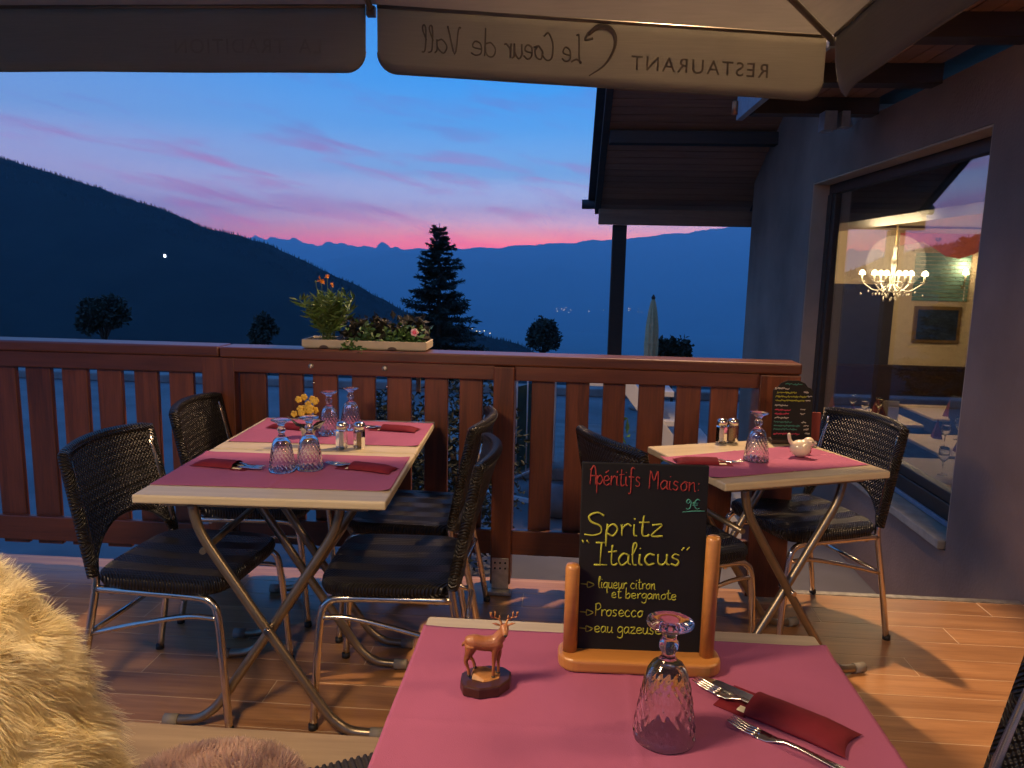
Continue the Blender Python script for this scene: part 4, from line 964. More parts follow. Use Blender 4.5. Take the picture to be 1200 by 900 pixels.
# ------------------------------------------------------------------ parasol overhead
def parasol():
    c = Vector((-.77, 1.33, 2.86)); t = tag(empty('parasol', (-.77, 1.33, 0)), 'large square parasol with printed valance overhead', 'parasol'); O = Vector((-.77, 1.33, 0))
    mid = Vector((-.765, 3.03, 2.345)); cr = Vector((1.0, 3.19, 2.283)); cl = Vector((-2.52, 3.05, 2.347))
    rmid = Vector((1.03, 1.40, 2.345)); cbr = Vector((1.02, -.42, 2.29)); bm = Vector((-.77, -.40, 2.345)); cbl = Vector((-2.54, -.42, 2.29)); lm = Vector((-2.54, 1.33, 2.345))
    ring = [cl, mid, cr, rmid, cbr, bm, cbl, lm]
    ends = []
    for i, a in enumerate(ring):
        b = ring[(i+1) % 8]
        mb = MB()
        def f(u, v):
            p = a.lerp(b, u).lerp(c, v); p = p-O
            sag = .02*math.sin(math.pi*u)*math.sin(math.pi*min(1, v*1.2)); return (p.x, p.y, p.z-sag)
        mb.grid(f, 10, 8); mb.build('canopy_panel', 'canopy_fabric', t)
        # valance: hangs 0.25 m from the edge, bottom corners rounded
        e = (b-a).normalized(); L = (b-a).length; n = Vector((e.y, -e.x, 0))
        if n.dot((a+b)/2-Vector((c.x, c.y, 2.3))) < 0: n = -n
        H = .245; r = .075; g = .022
        ol = []; ns = 26
        def bottom(s):
            d = min(s, L-2*g-s)
            return H if d >= r else H-r+math.sqrt(max(0, r*r-(r-d)**2))
        ss = [r*(1-math.cos(math.pi/2*k/7)) for k in range(8)]; full = ss+list(np.linspace(r, L-2*g-r, ns)[1:-1])+[L-2*g-q for q in reversed(ss)]
        mb = MB(); nv = 6; wv = i*3.1
        def surf(sx, h, off=0, a=a, e=e, n=n, L=L, wv=wv, i=i):
            v = h/H
            return a+e*(g+sx)-Vector((0, 0, h))+n*(off+.004+.012*v*mnoise.noise(Vector((sx*2.4, v, wv)))+(.05*v*v*max(0, 1-min(sx, L-2*g-sx)/.25) if i == 2 and sx < L/2 else 0))-O
        for s in full:
            for k in range(nv+1): mb.v.append(tuple(surf(s, bottom(s)*k/nv)))
        m_ = nv+1; mb.f = [(q*m_+k, q*m_+k+1, (q+1)*m_+k+1, (q+1)*m_+k) for q in range(len(full)-1) for k in range(nv)]; mb.smooth = [True]*len(mb.f)
        va = mb.build('valance', 'valance_fabric', t, 0, 0, .0016)
        hem = MB(); hem.tube([a+e*g-O-Vector((0, 0, .006)), b-e*g-O-Vector((0, 0, .006))], .007, 6); hem.build('seam', 'umbrella_frame', t)
        h2 = MB(); h2.tube([Vector(mb.v[q*m_+nv])-n*.001 for q in range(len(full))], .0022, 5); h2.build('hem', 'canopy_print', va)
        MB().tube([c-O-Vector((0, 0, .03)), a-O-Vector((0, 0, .02)), a-O-Vector((0, 0, .02))+(a-c).normalized()*.03], .012, 8).build('rib', 'umbrella_frame', t)
        MB().box((-.016, -.016, -.035), (.016, .016, .0)).build('rib_end', 'umbrella_frame', t).location = a-O-Vector((0, 0, .008))
        ends.append((surf, L-2*g, va))
    # print, read mirrored from below: x runs back from the far corner
    def letters(mb, sf, L, text, size, sp, x0, z0):
        cu = bpy.data.curves.new('t', 'FONT'); cu.body = text; cu.size = size; cu.space_character = sp; cu.extrude = .0004
        o = bpy.data.objects.new('t', cu); COL.objects.link(o); dg = bpy.context.evaluated_depsgraph_get(); dg.update(); me = bpy.data.meshes.new_from_object(o.evaluated_get(dg))
        mb.add([sf(L-x0-v.co.x, z0-v.co.y, -.0022+v.co.z) for v in me.vertices], [tuple(p.vertices) for p in me.polygons]); bpy.data.objects.remove(o); bpy.data.meshes.remove(me)
    def pen(mb, sf, L, strokes, th):
        for st in strokes:
            th_ = th if isinstance(th, list) else None; q = smooth_path([(x, z, 0) for x, z in st], 4)
            mb.tube([sf(L-p.x, p.y, -.0022) for p in q], list(np.interp(np.linspace(0, 1, len(q)), np.linspace(0, 1, len(th)), th)) if th_ else th, 6)
    sf, L, va = ends[1]; mb = MB()
    letters(mb, sf, L, 'RESTAURANT', .076, 1.2, .215, .172)
    pen(mb, sf, L, [[(.915, .205), (.86, .165), (.825, .11), (.82, .06), (.845, .028), (.885, .025), (.925, .055)]], [.002, .004, .006, .008, .010, .011, .008])
    pen(mb, sf, L, [[(.925, .05), (.935, .075), (.905, .068)]], .005)
    pen(mb, sf, L, [[(x, .158-z) for x, z in st] for st in fitted('Le Coeur', .10, .945, 1.245, 0)], .0034)
    pen(mb, sf, L, [[(x, .158-z) for x, z in st] for st in fitted('de Vall', .10, 1.275, 1.56, 0)], .0028)
    mb.build('print', 'canopy_print', va)
    sf, L, va = ends[0]; 
    for tx, x0 in (('LA', .17), ('TRADITION', .315)): mb = MB(); letters(mb, sf, L, tx, .076, 1.15, x0, .175); mb.build('print', 'faint_print', va)
    # side mast and arm
    MB().tube([(-.72, -2.05, 0), (-.72, -2.05, 2.6)], .04, 12).build('mast', 'umbrella_frame', t)
    MB().tube(smooth_path([(-.72, -2.05, 2.55), (-.6, -1.6, 2.95), (-.2, -.4, 3.12), (0, 0, 3.0)], 6), .03, 10).build('arm', 'umbrella_frame', t)
    MB().tube([(0, 0, 3.0), (0, 0, 2.80)], .03, 10).build('hub', 'umbrella_frame', t)
    MB().box((-1.05, -2.4, 0), (-.4, -1.72, .08)).build('base', 'kerb_stone', t, .01)
parasol()

# ------------------------------------------------------------------ bench, sheepskin, cushions
def fur(parent, name, mat, pts, nrm, length, rad, lean, curl, seed, seg=3, wild=.16):
    """tapering tufts that lie along the hide, flat side outward"""
    rr = np.random.default_rng(seed); V = []; F = []
    for p, n in zip(pts, nrm):
        p = Vector(p); n = Vector(n)
        cl = Vector((mnoise.noise(p*24), mnoise.noise(p*24+Vector((9, 0, 0))), mnoise.noise(p*24+Vector((0, 9, 0)))))
        d = (n*.8+cl*curl+Vector(rr.normal(0, wild, 3))+Vector(lean)).normalized(); L = length*rr.uniform(.6, 1.2)
        s = d.cross(n+Vector(rr.normal(0, .25, 3))); s = s.normalized() if s.length > .01 else Vector((1, 0, 0)); o = len(V); b2 = Vector(lean)*.45
        for i in range(seg+1):
            t = i/seg; q = p+d*L*t+b2*L*t*t+cl*L*.3*t*t; w = rad*(1-.9*t); V.append(tuple(q+s*w)); V.append(tuple(q-s*w))
        for i in range(seg): F.append((o+2*i, o+2*i+1, o+2*i+3, o+2*i+2))
    mb = MB(); mb.v = V; mb.f = F; mb.smooth = [True]*len(F); return stuff(mb.build(name, mat, parent))
def bench():
    t = tag(empty('bench', (-.7, 1.1, 0)), 'weathered pale plank bench under the sheepskin', 'bench')
    for k, (y0, y1) in enumerate(((.145, .275), (.01, .141), (-.125, .006), (-.26, -.129))):
        MB().box((-1.1, y0, .415), (.42, y1, .450)).build('plank', 'bench_wood', t, .005)
    for x in (-.95, .25):
        for y in (-.2, .2): MB().box((x, y-.03, 0), (x+.06, y+.03, .414)).build('leg', 'bench_wood', t, .004)
bench()
def sheepskin():
    t = tag(empty('sheepskin', (-.95, .95, .45)), 'long-haired cream sheepskin draped over a seat back', 'sheepskin')
    C = Vector((-.95, .95, .45))
    # draped form: rounded hump whose right side falls to the seat
    prof = smooth_path([(-1.24, 0, .905), (-1.10, 0, .925), (-.95, 0, .93), (-.845, 0, .912), (-.785, 0, .862), (-.752, 0, .79), (-.722, 0, .71), (-.695, 0, .64), (-.655, 0, .56), (-.60, 0, .49), (-.56, 0, .462)], 6)
    def S(u, v):
        k = u*(len(prof)-1); i = min(int(k), len(prof)-2); p = prof[i].lerp(prof[i+1], k-i)
        y = .52+.50*v; w = max(0, u-.2)
        return Vector((p.x+.032+.03*math.sin(v*7+u*4)*w-.05*w*(1-v), y, p.z+.018+.015*math.sin(v*8+1)*(1-u)-.05*max(0, v-.85)/.15*(1-u)))-C
    mb = MB(); mb.grid(S, 30, 26); mb.build('hide', 'wool_cream', t, 0, 0, .02)
    rr = np.random.default_rng(2); pts = []; nrm = []
    for k in range(120000):
        u, v = rr.random(), rr.random(); p = S(u, v); du = S(min(1, u+.01), v)-S(max(0, u-.01), v); dv = S(u, min(1, v+.01))-S(u, max(0, v-.01)); n = du.cross(dv).normalized()
        if n.x < -.3 or (n.z < 0): n = -n
        pts.append(p); nrm.append(n)
    fur(t, 'wool', 'wool_cream', pts, nrm, .040, .00085, (.08, -.12, -.42), .95, 3, 3, .26)
    # the back of the seat that carries it
    s = tag(empty('lounge_seat', (-1.3, .8, 0)), 'wooden seat back hidden under the sheepskin', 'seat')
    MB().box((-.05, -.25, .44), (.42, .19, .86)).build('backrest', 'bench_wood', s, .03)
    MB().box((-.05, -.25, 0), (.0, -.2, .438)).build('leg', 'bench_wood', s); MB().box((-.05, .19, 0), (.0, .24, .438)).build('leg', 'bench_wood', s)
sheepskin()
def cushions():
    t = tag(empty('fur_cushion', (-.57, 1.13, .45)), 'pinkish brown fluffy cushion lying on the plank bench', 'cushion')
    def S(a, b): return Vector((.155*math.sin(b)*math.cos(a), .135*math.sin(b)*math.sin(a), .028+.045*math.cos(b)))
    MB().ball((0, 0, .028), 1, 24, 12, (.155, .135, .045)).build('pad', 'wool_pink', t)
    rr = np.random.default_rng(8); pts = []; nrm = []
    for k in range(16000):
        p = S(rr.random()*6.283, math.acos(1-1.25*rr.random())); pts.append(p); nrm.append(Vector((p.x/.155**2, p.y/.135**2, (p.z-.028)/.045**2)).normalized())
    fur(t, 'pile', 'wool_pink', pts, nrm, .018, .0012, (0, 0, -.1), .5, 5, 2)
    c = tag(empty('dark_cushion', (-.30, 1.165, .45), R(28)), 'dark ribbed cushion corner on the bench beside the pink table cover', 'cushion')
    MB().box((-.10, -.16, .002), (.10, .09, .05)).build('pad', 'cord_fabric', c, .012, 3)
    for k in range(16): MB().tube([(-.092+.0122*k, -.152, .0505), (-.092+.0122*k, .083, .0505)], .0042, 6).build('rib', 'cord_fabric', c)
cushions()

# ------------------------------------------------------------------ planter on the railing
def planter():
    t = tag(empty('flower_box', (-.83, 3.205, 1.02)), 'cream plastic flower box standing on the handrail', 'planter')
    MB().box((-.26, -.075, 0), (.26, .075, .004)).box((-.265, -.08, .004), (.265, -.072, .036)).box((-.265, .072, .004), (.265, .08, .036)).box((-.265, -.072, .004), (-.257, .072, .036)).box((.257, -.072, .004), (.265, .072, .036)).build('box', 'cream_planter', t, .002)
    MB().box((-.256, -.071, .005), (.256, .071, .028)).build('soil', 'soil', t)
    for x in (-.17, .12): MB().prism([(.020*math.cos(R(180*k/8)), .012*math.sin(R(180*k/8))) for k in range(9)], 0, .002, Matrix.Translation((x, -.0805, .002)) @ Matrix.Rotation(R(90), 4, 'X')).build('drain_slot', 'frame_wood', t)
    MB().box((.205, .0, .028), (.222, .004, .060)).build('plant_tag', 'white_paint', t)
    for x in (-.2, .2): MB().box((x-.01, .082, -.2), (x+.01, .086, .03)).build('hanger', 'cream_planter', t)
    rr = random.Random(9)
    # tall orange coreopsis
    p = tag(empty('coreopsis', (-1.005, 3.195, 1.046)), 'leafy green plant with orange flowers in the flower box', 'plant')
    st = MB(); lf = MB(); heads = []
    for k in range(46):
        a = rr.uniform(0, 6.28); r0 = rr.uniform(0, .04); top = Vector((rr.gauss(0, .045), rr.gauss(0, .04), rr.uniform(.08, .19)))
        b = Vector((r0*math.cos(a), r0*math.sin(a)*.7, 0)); md = b.lerp(top, .5)+Vector((0, 0, .02)); path = smooth_path([b, md, top], 4); st.tube(path, .0013, 5)
        pts = [q for q in path[2:] for _ in range(4)]; leaves(lf, pts, .05, [(rr.gauss(0, 1), rr.gauss(0, 1), .75) for _ in pts], .2, rnd=rr)
    for (x, z) in ((-.022, .255), (.026, .238), (.006, .275), (-.045, .25), (.07, .222)):
        st.tube(smooth_path([(x*.3, 0, .08), (x*.7, -.005, .16), (x, -.01, z)], 4), .0012, 5); heads.append((x, -.01, z))
    st.build('stems', 'stem', p); lf.build('leaves', 'leaf_pale', p)
    for k, h in enumerate(heads[:3]):
        mb = MB()
        for j in range(8):
            a = j*math.pi/4; d = Vector((math.cos(a), -.35, math.sin(a)*.8)); leaves(mb, [Vector(h)], .021 if k == 0 else .014, [d], .75, rnd=rr)
        mb.ball(h, .005, 8, 6); mb.build('flower', 'orange_petal', p)
    for h in heads[3:]: MB().ball(h, .005, 8, 6).build('bud', 'stem', p)
    # dark foliage behind
    d = tag(empty('dark_foliage_plant', (-.79, 3.235, 1.046)), 'dark purple-leaved plant at the back of the flower box', 'plant')
    mb = MB(); pts = [(rr.uniform(-.16, .20), rr.uniform(-.02, .03), rr.uniform(0, .10)*(1-.15*abs(rr.gauss(0, 1)))) for _ in range(520)]; leaves(mb, pts, .04, None, .7, rnd=rr); mb.build('leaves', 'leaf_dark', d)
    MB().tube([(0, 0, 0), (.02, 0, .05)], .003, 6).build('stem', 'stem', d)
    # petunias
    q = tag(empty('petunia', (-.74, 3.175, 1.046)), 'low green petunia with one pink bloom spilling from the flower box', 'plant')
    mb = MB(); pts = []
    for k in range(34):
        b = Vector((rr.uniform(-.14, .15), rr.uniform(-.03, .03), 0)); tip = b+Vector((rr.gauss(0, .03), rr.gauss(-.02, .03), rr.uniform(.03, .085))); pts += [b.lerp(tip, i/6) for i in range(7)]
    for k in range(10):
        b = Vector((rr.uniform(-.17, -.09), -.045, 0)); tip = b+Vector((rr.gauss(0, .02), -.025, -.045)); pts += [b.lerp(tip, i/5) for i in range(6)]
    leaves(mb, pts, .030, None, .6, rnd=rr); mb.build('leaves', 'leaf', q)
    MB().tube([(.10, 0, 0), (.12, -.02, .05)], .002, 6).build('stem', 'stem', q)
    fl = MB()
    for j in range(5):
        a = j*1.2566; fl.ball((.125+.009*math.cos(a), -.055, .052+.009*math.sin(a)), .0085, 8, 6, (1, .25, 1))
    b = fl.build('bloom', 'pale_petal', q); MB().ball((.125, -.0575, .052), .009, 10, 6, (1, .2, 1)).build('bloom_centre', 'pink_petal', b)
planter()

# ------------------------------------------------------------------ trees and plants beyond the railing
def blob_tree(name, label, loc, h, rx, rz, n, size, seed, mat='tree_leaf', group=None):
    rr = random.Random(seed); t = tag(empty(name, loc), label, 'tree', group)
    tr = MB(); tr.tube(smooth_path([(0, 0, 0), (.03*h, 0, h*.35), (0, .02*h, h*.75)], 5), list(np.linspace(.06*rx+.04, .03*rx, 11)), 8)
    lf = MB(); top = Vector((0, 0, h-rz))
    for k in range(16):
        a = rr.uniform(0, 6.28); e = rr.uniform(-.5, 1.2); c = top+Vector((rx*.68*math.cos(a)*math.cos(e), rx*.68*math.sin(a)*math.cos(e), rz*.72*math.sin(e)))
        tr.tube(smooth_path([(0, 0, h-2.0*rz), (Vector((0, 0, h-1.8*rz)).lerp(c, .5)), c], 4), list(np.linspace(.022*rx+.01, .008*rx, 9)), 5)
        R0 = rx*rr.uniform(.20, .52); pts = []
        for j in range(n//16):
            v = Vector((rr.gauss(0, 1), rr.gauss(0, 1), rr.gauss(0, 1))).normalized()*R0*rr.uniform(.45, 1.08); pts.append(c+Vector((v.x, v.y, v.z*rz/rx)))
        leaves(lf, pts, size, None, .6, rnd=rr)
    tr.build('trunk', 'bark', t); lf.build('crown', mat, t); return t
blob_tree('broadleaf_tree', 'wide dark rounded treetop left of the railing, below the lit chapel', (-10.0, 16, -3.2), 3.72, .50, .50, 4600, .11, 1)
blob_tree('broadleaf_tree', 'small dark rounded treetop between the wide tree and the flower box', (-6.4, 16, -3.2), 3.40, .32, .42, 2600, .09, 2)
blob_tree('broadleaf_tree', 'round-headed tree silhouetted between spruce and veranda post', (-.67, 25, -5.6), 5.2, .55, .62, 4200, .12, 3)
blob_tree('broadleaf_tree', 'low bushy tree beside the closed parasol', (1.58, 11.2, -1.6), 2.0, .30, .34, 3000, .07, 4)
def spruce():
    rr = random.Random(12); H = 4.6; t = tag(empty('spruce_tree', (-2.14, 13, -2.6)), 'tall dark spruce standing beyond the flower box', 'tree')
    MB().tube([(0, 0, 0), (0, 0, H*.6), (0, 0, H)], [.09, .05, .006], 8).build('trunk', 'bark', t)
    cr = MB(); z = .5
    while z < H-.06:
        k = 1-(z-.5)/(H-.5); L = .10+1.28*k**.9; nb = 8+int(4*k)
        for j in range(nb):
            a = rr.uniform(0, 6.28); l = L*rr.uniform(.5, 1.1); d = Vector((math.cos(a), math.sin(a), 0)); zz = z+rr.uniform(-.08, .08)*min(1, k*4); dr = rr.uniform(-.22, .04)*min(1, k*2.5)
            path = smooth_path([(0, 0, zz), d*l*.5+Vector((0, 0, zz+dr*l*.6)), d*l+Vector((0, 0, zz+dr*l*.75+rr.uniform(-.02, .07)))], 5)
            cr.tube(path, list(np.linspace(.010, .003, len(path))), 4, False)
            for q in path[2:]:
                nn = 15
                for s in range(nn):
                    side = d.cross(Vector((0, 0, 1)))*rr.choice((-1, 1)); leaves(cr, [q+d*rr.uniform(-.08, .08)*l], .15*(.32+.75*k), [d*.6+side*.8+Vector((0, 0, rr.uniform(-.5, .25)))], .22, rnd=rr)
        z += .062+.055*k
    cr.tube([(0, 0, H-.35), (0, 0, H+.05)], [.012, .003], 5)
    cr.build('crown', 'needle', t)
spruce()
def shrubs():
    rr = random.Random(21)
    for x, y, s, lb in ((-1.02, 4.45, .36, 'dark leafy shrub behind the pickets under the flower box'), (-.62, 4.75, .40, 'dense dark shrub behind the pickets between flower box and post'), (-1.35, 5.6, .3, 'low dark shrub behind the pickets left of the flower box')):
        t = tag(empty('shrub', (x, y, -.6)), lb, 'shrub', 'shrubs below the terrace'); mb = MB(); pts = []
        for k in range(3200):
            v = Vector((rr.gauss(0, 1), rr.gauss(0, 1), rr.gauss(0, 1))).normalized()*rr.uniform(.4, 1.05)*s; pts.append((v.x, v.y, max(.02, s*1.7+v.z*1.7)))
        leaves(mb, pts, .05, None, .45, .2, rr); mb.build('foliage', 'tree_leaf', t)
        st = MB(); [st.tube([(0, 0, 0), (rr.uniform(-.2, .2), rr.uniform(-.2, .2), s*2)], .012, 5) for _ in range(5)]; st.build('stems', 'bark', t)
    t = tag(empty('potted_flower', (.40, 4.55, -.6)), 'dark pot with small yellow flowers by the white staircase', 'plant')
    MB().lathe([(.0004, 0), (.11, 0), (.15, .28), (.16, .30), (.13, .30), (.0004, .26)], 16).build('pot', 'rock', t); t.scale = (1, 1, 1.7)
    mb = MB(); pts = [(rr.gauss(0, .09), rr.gauss(0, .09), .32+abs(rr.gauss(0, .10))) for _ in range(260)]; leaves(mb, pts, .06, None, .4, rnd=rr); mb.build('leaves', 'leaf', t)
    for k in range(14): MB().ball((rr.gauss(0, .09), rr.gauss(-.03, .08), .42+rr.uniform(0, .12)), .016, 6, 5).build('flower', 'yellow_petal', t)
shrubs()

# ------------------------------------------------------------------ small things on the street
def street_things():
    t = tag(empty('crowd_barrier', (-.30, 6.7, -.6), R(62)), 'white tubular metal barrier with green netting seen between the pickets', 'barrier')
    MB().tube(smooth_path([(-.5, 0, .0), (-.5, 0, .9), (-.44, 0, .99), (.44, 0, .99), (.5, 0, .9), (.5, 0, .0)], 5), .018, 8).build('frame', 'white_paint', t)
    for k in range(5): MB().tube([(-.36+.18*k, 0, .12), (-.36+.18*k, 0, .985)], .008, 6).build('bar', 'white_paint', t)
    MB().tube([(-.5, 0, .12), (.5, 0, .12)], .012, 6).build('lower_bar', 'white_paint', t)
    MB().tube([(-.42, -.05, .0), (-.30, 0, 1.18)], .016, 6).build('stay', 'white_paint', t)
    MB().box((-.48, .012, .15), (.48, .016, .93)).build('netting', 'green_net', t)
    for x in (-.4, .4): MB().box((x-.02, -.28, 0), (x+.02, .28, .03)).build('foot', 'white_paint', t)
    b = MB(); rr = random.Random(3); b.ball((0, 0, .12), .16, 14, 10, (1.2, .9, .85))
    b.v = [tuple(Vector(q)*(1+.18*mnoise.noise(Vector(q)*9))) for q in b.v]; o = tag(b.build('boulder', 'rock'), 'grey boulder on the street behind the pickets', 'rock'); o.location = (.0, 5.9, -.6)
    # white open staircase just below the terrace
    p = tag(empty('white_staircase', (.36, 5.1, -.6)), 'white painted open wooden staircase seen between the pickets beyond the railing', 'stairs'); p.scale = (1, 1, .92)
    for y in (0, .82):
        MB().add([(0, y, 1.33), (0, y+.04, 1.33), (.12, y+.04, 1.33), (.12, y, 1.33), (.95, y, 0), (.95, y+.04, 0), (1.10, y+.04, 0), (1.10, y, 0)],
                 [(0, 1, 2, 3), (7, 6, 5, 4), (0, 3, 7, 4), (1, 5, 6, 2), (0, 4, 5, 1), (3, 2, 6, 7)]).build('stringer', 'white_paint', p, .004)
    for k in range(6): MB().box((.10+.165*k, .042, 1.22-.22*k), (.40+.165*k, .818, 1.26-.22*k)).build('tread', 'white_paint', p, .004)
    MB().box((-.30, .0, 1.29), (-.002, .86, 1.33)).build('landing', 'white_paint', p, .004)
    for y in (.05, .75): MB().box((-.28, y, 0), (-.21, y+.07, 1.288)).build('landing_post', 'white_paint', p, .004)
    c = tag(empty('closed_parasol', (1.23, 10.75, -.6)), 'closed beige parasol standing beyond the railing', 'parasol')
    MB().lathe([(.0004, 0), (.24, 0), (.24, .05), (.03, .09), (.03, .14), (.0004, .14)], 20).build('base', 'kerb_stone', c)
    MB().tube([(0, 0, .1), (0, 0, 1.80)], .02, 10).build('pole', 'dark_wood', c)
    prof = [(.030, .70), (.075, .82), (.082, 1.05), (.074, 1.3), (.052, 1.55), (.03, 1.70), (.016, 1.76), (.0004, 1.765)]
    MB().lathe(prof, 40, mod=lambda r, z, th, i: .14*r*math.sin(9*th+z*2)).build('canopy', 'parasol_beige', c)
    MB().lathe([(.02, 1.755), (.026, 1.775), (.014, 1.80), (.010, 1.82), (.0004, 1.825)], 12).build('finial', 'frame_wood', c)
    c.scale = (1.12, 1.12, .885)
    MB().lathe([(.086, 1.06), (.088, 1.075), (.086, 1.09)], 20).build('tie', 'parasol_beige', c)
street_things()
tag(MB().box((-.12, -.12, 0), (.12, .12, .2)).box((-.13, -.13, .2), (.13, .13, .23)).build('white_box', 'white_paint', None, .006), 'small white lidded box on the street behind the staircase', 'box').location = (1.42, 8.1, -.6)

# ------------------------------------------------------------------ room behind the window
FZ = -.75
def room():
    x0, x1, y0, y1, zc = XW+.27, 6.6, 2.4, 9.0, 2.16
    struct(MB().box((x0, y0, FZ-.05), (x1, y1, FZ)).build('room_floor', 'interior_floor')); struct(MB().box((x0, y0, zc), (x1, y1, zc+.05)).build('room_ceiling', 'interior_ceiling'))
    bw = struct(MB().box((x0, y1-.005, FZ), (x1, y1+.04, zc)).build('room_wall_back', 'interior_wall')); struct(MB().box((x1, y0, FZ), (x1+.1, y1, zc)).build('room_wall_side', 'interior_wall')); struct(MB().box((x0, y0-.1, FZ), (x1, y0, zc)).build('room_wall_near', 'interior_wall'))
    MB().box((x0, y1-.04, FZ), (x1, y1-.006, .30)).build('wainscot', 'frame_wood', bw); MB().box((x0, y1-.06, .30), (x1, y1-.006, .34)).build('dado_rail', 'frame_wood', bw, .004)
    MB().box((3.05, y1-.05, .34), (3.72, y1-.006, 1.25)).build('dark_panel', 'chair_cloth', bw, .006)  # dark panel added so blue reflections show in the lower pane
    MB().box((x0, y1-.05, 1.88), (x1, y1-.006, 1.90)).build('cornice', 'frame_wood', bw)
    for k in range(3): MB().box((x0, 8.2-1.9*k, zc-.10), (x1, 8.35-1.9*k, zc-.001)).build('ceiling_beam', 'interior_ceiling', bpy.data.objects['room_ceiling'])
    MB().box((x0, y0, 1.78), (2.72, y1-.06, zc-.001)).build('dark_box', 'frame_wood', bpy.data.objects['room_ceiling'], .006)  # dark box added behind the upper pane to let the sky reflection read
    p = tag(empty('framed_picture', (4.22, y1-.01, .62)), 'dark framed picture on the back wall inside the restaurant', 'picture')
    MB().box((-.26, -.025, -.02), (.26, 0, .40)).build('frame', 'picture_gold', p, .006); MB().box((-.22, -.03, .02), (.22, -.026, .36)).build('canvas', 'picture_dark', p)
    q = tag(empty('roller_blind', (4.22, y1-.01, 1.08)), 'greenish slatted blind over an inner window of the restaurant', 'blind')
    for k in range(12): MB().box((-.30, -.02, .045*k), (.30, -.006, .045*k+.038)).build('slat', 'blind_green', q)
    MB().box((-.33, -.03, .54), (.33, -.004, .58)).build('head_rail', 'cream_planter', q)
    c = tag(empty('pink_sky_shape', (4.12, y1-.16, 1.60)), 'added pink scalloped shape with a dark heart, for pink sky mirrored in the window', 'reflection')  # pink shape put in for the evening sky mirrored in the pane
    pts = [(-.45, .22), (-.40, .10), (-.2, .17), (0, .0), (.16, -.06), (.36, .02), (.45, .22)]
    top = [(p_[0], .22) for p_ in pts]; mb = MB()
    pl = [(x, z) for x, z in [(-.45, .08), (-.33, .10), (-.2, .13), (-.08, .06), (.05, -.02), (.2, -.05), (.34, .0), (.45, .06)]]
    mb.prism([(x, z) for x, z in pl]+[(.45, .22), (-.45, .22)], 0, .012, Matrix.Rotation(R(90), 4, 'X')); mb.build('pink_shape', 'mirrored_pink', c)
    MB().prism([(0, 0), (.035, .035), (.035, .052), (.02, .06), (0, .048), (-.02, .06), (-.035, .052), (-.035, .035)], .0, .016, Matrix.Translation((-.05, -.001, .12)) @ Matrix.Rotation(R(90), 4, 'X')).build('heart', 'frame_wood', c)
    # chandelier
    h = tag(empty('chandelier', (3.04, 7.4, 1.19)), 'crystal chandelier with lit candle bulbs inside the restaurant', 'chandelier'); h.scale = (.92, .92, .85)
    MB().tube([(0, 0, .52), (0, 0, 1.13)], .006, 6).build('chain', 'picture_gold', h)
    MB().lathe([(.0004, .02), (.03, .05), (.02, .10), (.035, .16), (.018, .24), (.028, .34), (.012, .44), (.022, .50), (.0004, .53)], 14).build('stem', 'crystal', h)
    for k in range(8):
        a = k*math.pi/4+.2; d = Vector((math.cos(a), math.sin(a), 0)); Lr = .29 if k % 2 else .20
        MB().tube(smooth_path([(0, 0, .12), d*Lr*.5+Vector((0, 0, .03)), d*Lr+Vector((0, 0, .12))], 5), .007, 6).build('arm', 'crystal', h)
        MB().lathe([(.0004, 0), (.03, .004), (.035, .014), (.0004, .01)], 12, tuple(d*Lr+Vector((0, 0, .12)))).build('drip_pan', 'crystal', h)
        MB().tube([d*Lr+Vector((0, 0, .13)), d*Lr+Vector((0, 0, .20))], .010, 8).build('candle', 'cream_paper', h)
        MB().lathe([(.0004, .0), (.030, .0), (.026, .03), (.012, .05), (.0004, .052)], 12, tuple(d*Lr+Vector((0, 0, .202)))).build('bulb', 'bulb', h)
        for j in range(4): MB().ball(d*Lr*(.25+.25*j)+Vector((0, 0, .02-.03*(j % 2))), .011, 6, 5, (.8, .8, 1.5)).build('crystal_drop', 'crystal', h)
    for k in range(10): a = k*.628; MB().ball((.07*math.cos(a), .07*math.sin(a), -.03-.02*(k % 3)), .012, 6, 5, (.8, .8, 1.6)).build('crystal_drop', 'crystal', h)
    def lamp(parent, e, z, r=.12):
        l = bpy.data.lights.new('lamp', 'POINT'); l.energy = e; l.color = (1, .72, .40); l.shadow_soft_size = r; o = bpy.data.objects.new('lamp_light', l); COL.objects.link(o); o.parent = parent; o.location = (0, 0, z)
    lamp(h, 74, .34, .25)
    s = tag(empty('wall_sconce', (4.44, y1-.10, 1.26)), 'lit candle sconce on the restaurant back wall at the window edge', 'lamp')
    MB().tube(smooth_path([(0, .09, .0), (0, .03, -.03), (0, 0, .04)], 4), .008, 6).build('arm', 'picture_gold', s); MB().tube([(0, 0, .04), (0, 0, .12)], .012, 8).build('candle', 'cream_paper', s)
    MB().lathe([(.0004, 0), (.032, 0), (.026, .04), (.012, .07), (.0004, .072)], 12, (0, 0, .122)).build('bulb', 'bulb', s)
    for j in range(4): MB().ball((0, -.01, -.03-.04*j), .012, 6, 5, (.8, .8, 1.5)).build('crystal_drop', 'crystal', s)
    lamp(s, 5, .22, .05)
    # dining tables, laid
    rr = random.Random(6)
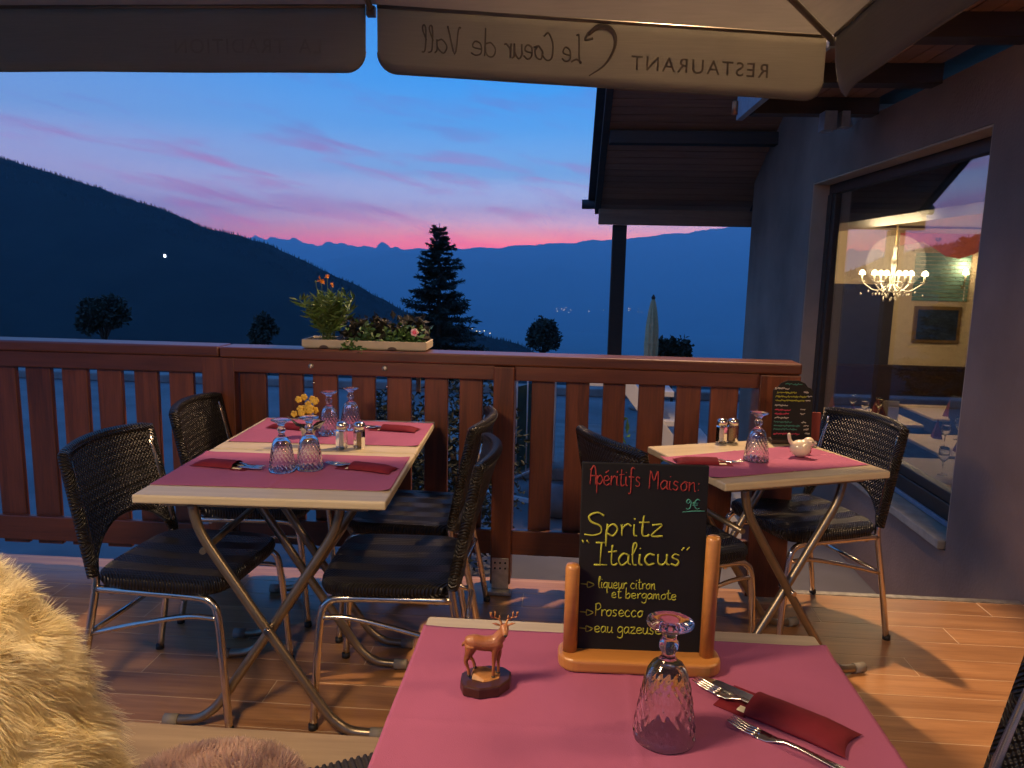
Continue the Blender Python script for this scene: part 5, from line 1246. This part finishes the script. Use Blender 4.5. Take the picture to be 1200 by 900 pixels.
    def dining(x, y, w, d, lb):
        t = tag(empty('dining_table', (x, y, FZ)), lb, 'table', 'laid tables inside the restaurant')
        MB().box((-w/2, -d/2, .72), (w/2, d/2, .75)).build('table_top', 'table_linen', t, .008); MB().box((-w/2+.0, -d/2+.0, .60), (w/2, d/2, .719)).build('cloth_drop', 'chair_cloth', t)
        for sx in (-1, 1):
            for sy in (-1, 1): MB().box((sx*(w/2-.06)-.025, sy*(d/2-.06)-.025, 0), (sx*(w/2-.06)+.025, sy*(d/2-.06)+.025, .60)).build('leg', 'frame_wood', t)
    dining(2.95, 7.55, .8, .8, 'laid dining table under the chandelier'); dining(3.35, 6.35, .8, .8, 'laid dining table close to the big window'); dining(4.0, 7.9, .8, .8, 'laid dining table below the framed picture'); dining(2.85, 5.45, .7, .8, 'laid dining table at the near end of the window')
    def where(x, y): return 'table below the framed picture' if x > 3.7 else ('table under the chandelier' if y > 6.9 else ('table at the near end of the window' if y < 5.9 else 'table close to the big window'))
    spots = [(2.75, 7.3), (2.98, 7.2), (2.70, 7.72), (3.15, 7.75), (3.15, 6.1), (3.55, 6.15), (3.2, 6.6), (3.8, 7.65), (4.2, 7.7), (2.75, 5.2)]
    for k, (x, y) in enumerate(spots):
        o = MB().add([(-.055, -.035, 0), (.055, -.035, 0), (.04, .035, 0), (-.04, .035, 0), (0, 0, .17)], [(3, 2, 1, 0), (0, 1, 4), (1, 2, 4), (2, 3, 4), (3, 0, 4)]).build('napkin', 'napkin_red', None, .002)
        o.location = (x, y, FZ+.751); o.rotation_euler = (0, 0, rr.uniform(0, 3)); tag(o, 'peaked dark red napkin on the laid '+where(x, y), 'napkin', 'folded napkins inside')
    wm = MB().lathe([(.0004, 0), (.033, 0), (.032, .003), (.005, .008), (.0035, .02), (.0035, .085), (.010, .095), (.028, .115), (.036, .145), (.034, .175), (.030, .195), (.0285, .195), (.032, .175), (.034, .145), (.026, .117), (.0004, .10)], 20).mesh('wine_glass', 'glass')
    for k, (x, y) in enumerate([(2.86, 7.3), (2.86, 7.6), (3.05, 7.45), (3.1, 6.25), (3.3, 6.1), (3.42, 6.3), (3.35, 6.55), (2.66, 5.35), (3.95, 7.7), (2.95, 5.35)]):
        tag(inst('wine_glass', wm, None, (x, y, FZ+.7515)), 'stemmed wine glass on the laid '+where(x, y), 'glass', 'wine glasses inside')
    tag(MB().box((-.07, -.004, 0), (.07, .004, .2)).build('menu_card', 'cream_paper', None, .001), 'cream menu card standing on a table inside the restaurant', 'card').location = (2.98, 6.95, FZ+.62)
    bpy.data.objects['menu_card'].location = (3.08, 7.25, FZ+.7515)
    def dchair(loc, rz, lb):
        t = tag(empty('dining_chair', loc, rz), lb, 'chair', 'chairs inside the restaurant')
        MB().box((-.21, -.21, .42), (.21, .21, .48)).build('seat', 'chair_cloth', t, .02); MB().box((-.25, -.21, .50), (-.20, .21, .98)).build('backrest', 'chair_cloth', t, .02)
        for sx in (-1, 1):
            for sy in (-1, 1): MB().box((sx*.18-.02, sy*.18-.02, 0), (sx*.18+.02, sy*.18+.02, .42)).build('leg', 'frame_wood', t)
        for sy in (-1, 1): MB().box((-.24, sy*.15-.02, .44), (-.21, sy*.15+.02, .52)).build('upright', 'frame_wood', t)
    dchair((3.35, 5.75, FZ), R(90), 'dark upholstered dining chair at the table close to the window'); dchair((3.55, 7.35, FZ), R(180), 'dark upholstered dining chair between chandelier table and picture'); dchair((3.95, 6.35, FZ), R(180), 'dark upholstered dining chair far side of the window table')
    dchair((4.05, 7.2, FZ), R(90), 'dark upholstered dining chair with back to window table, below picture')
room()
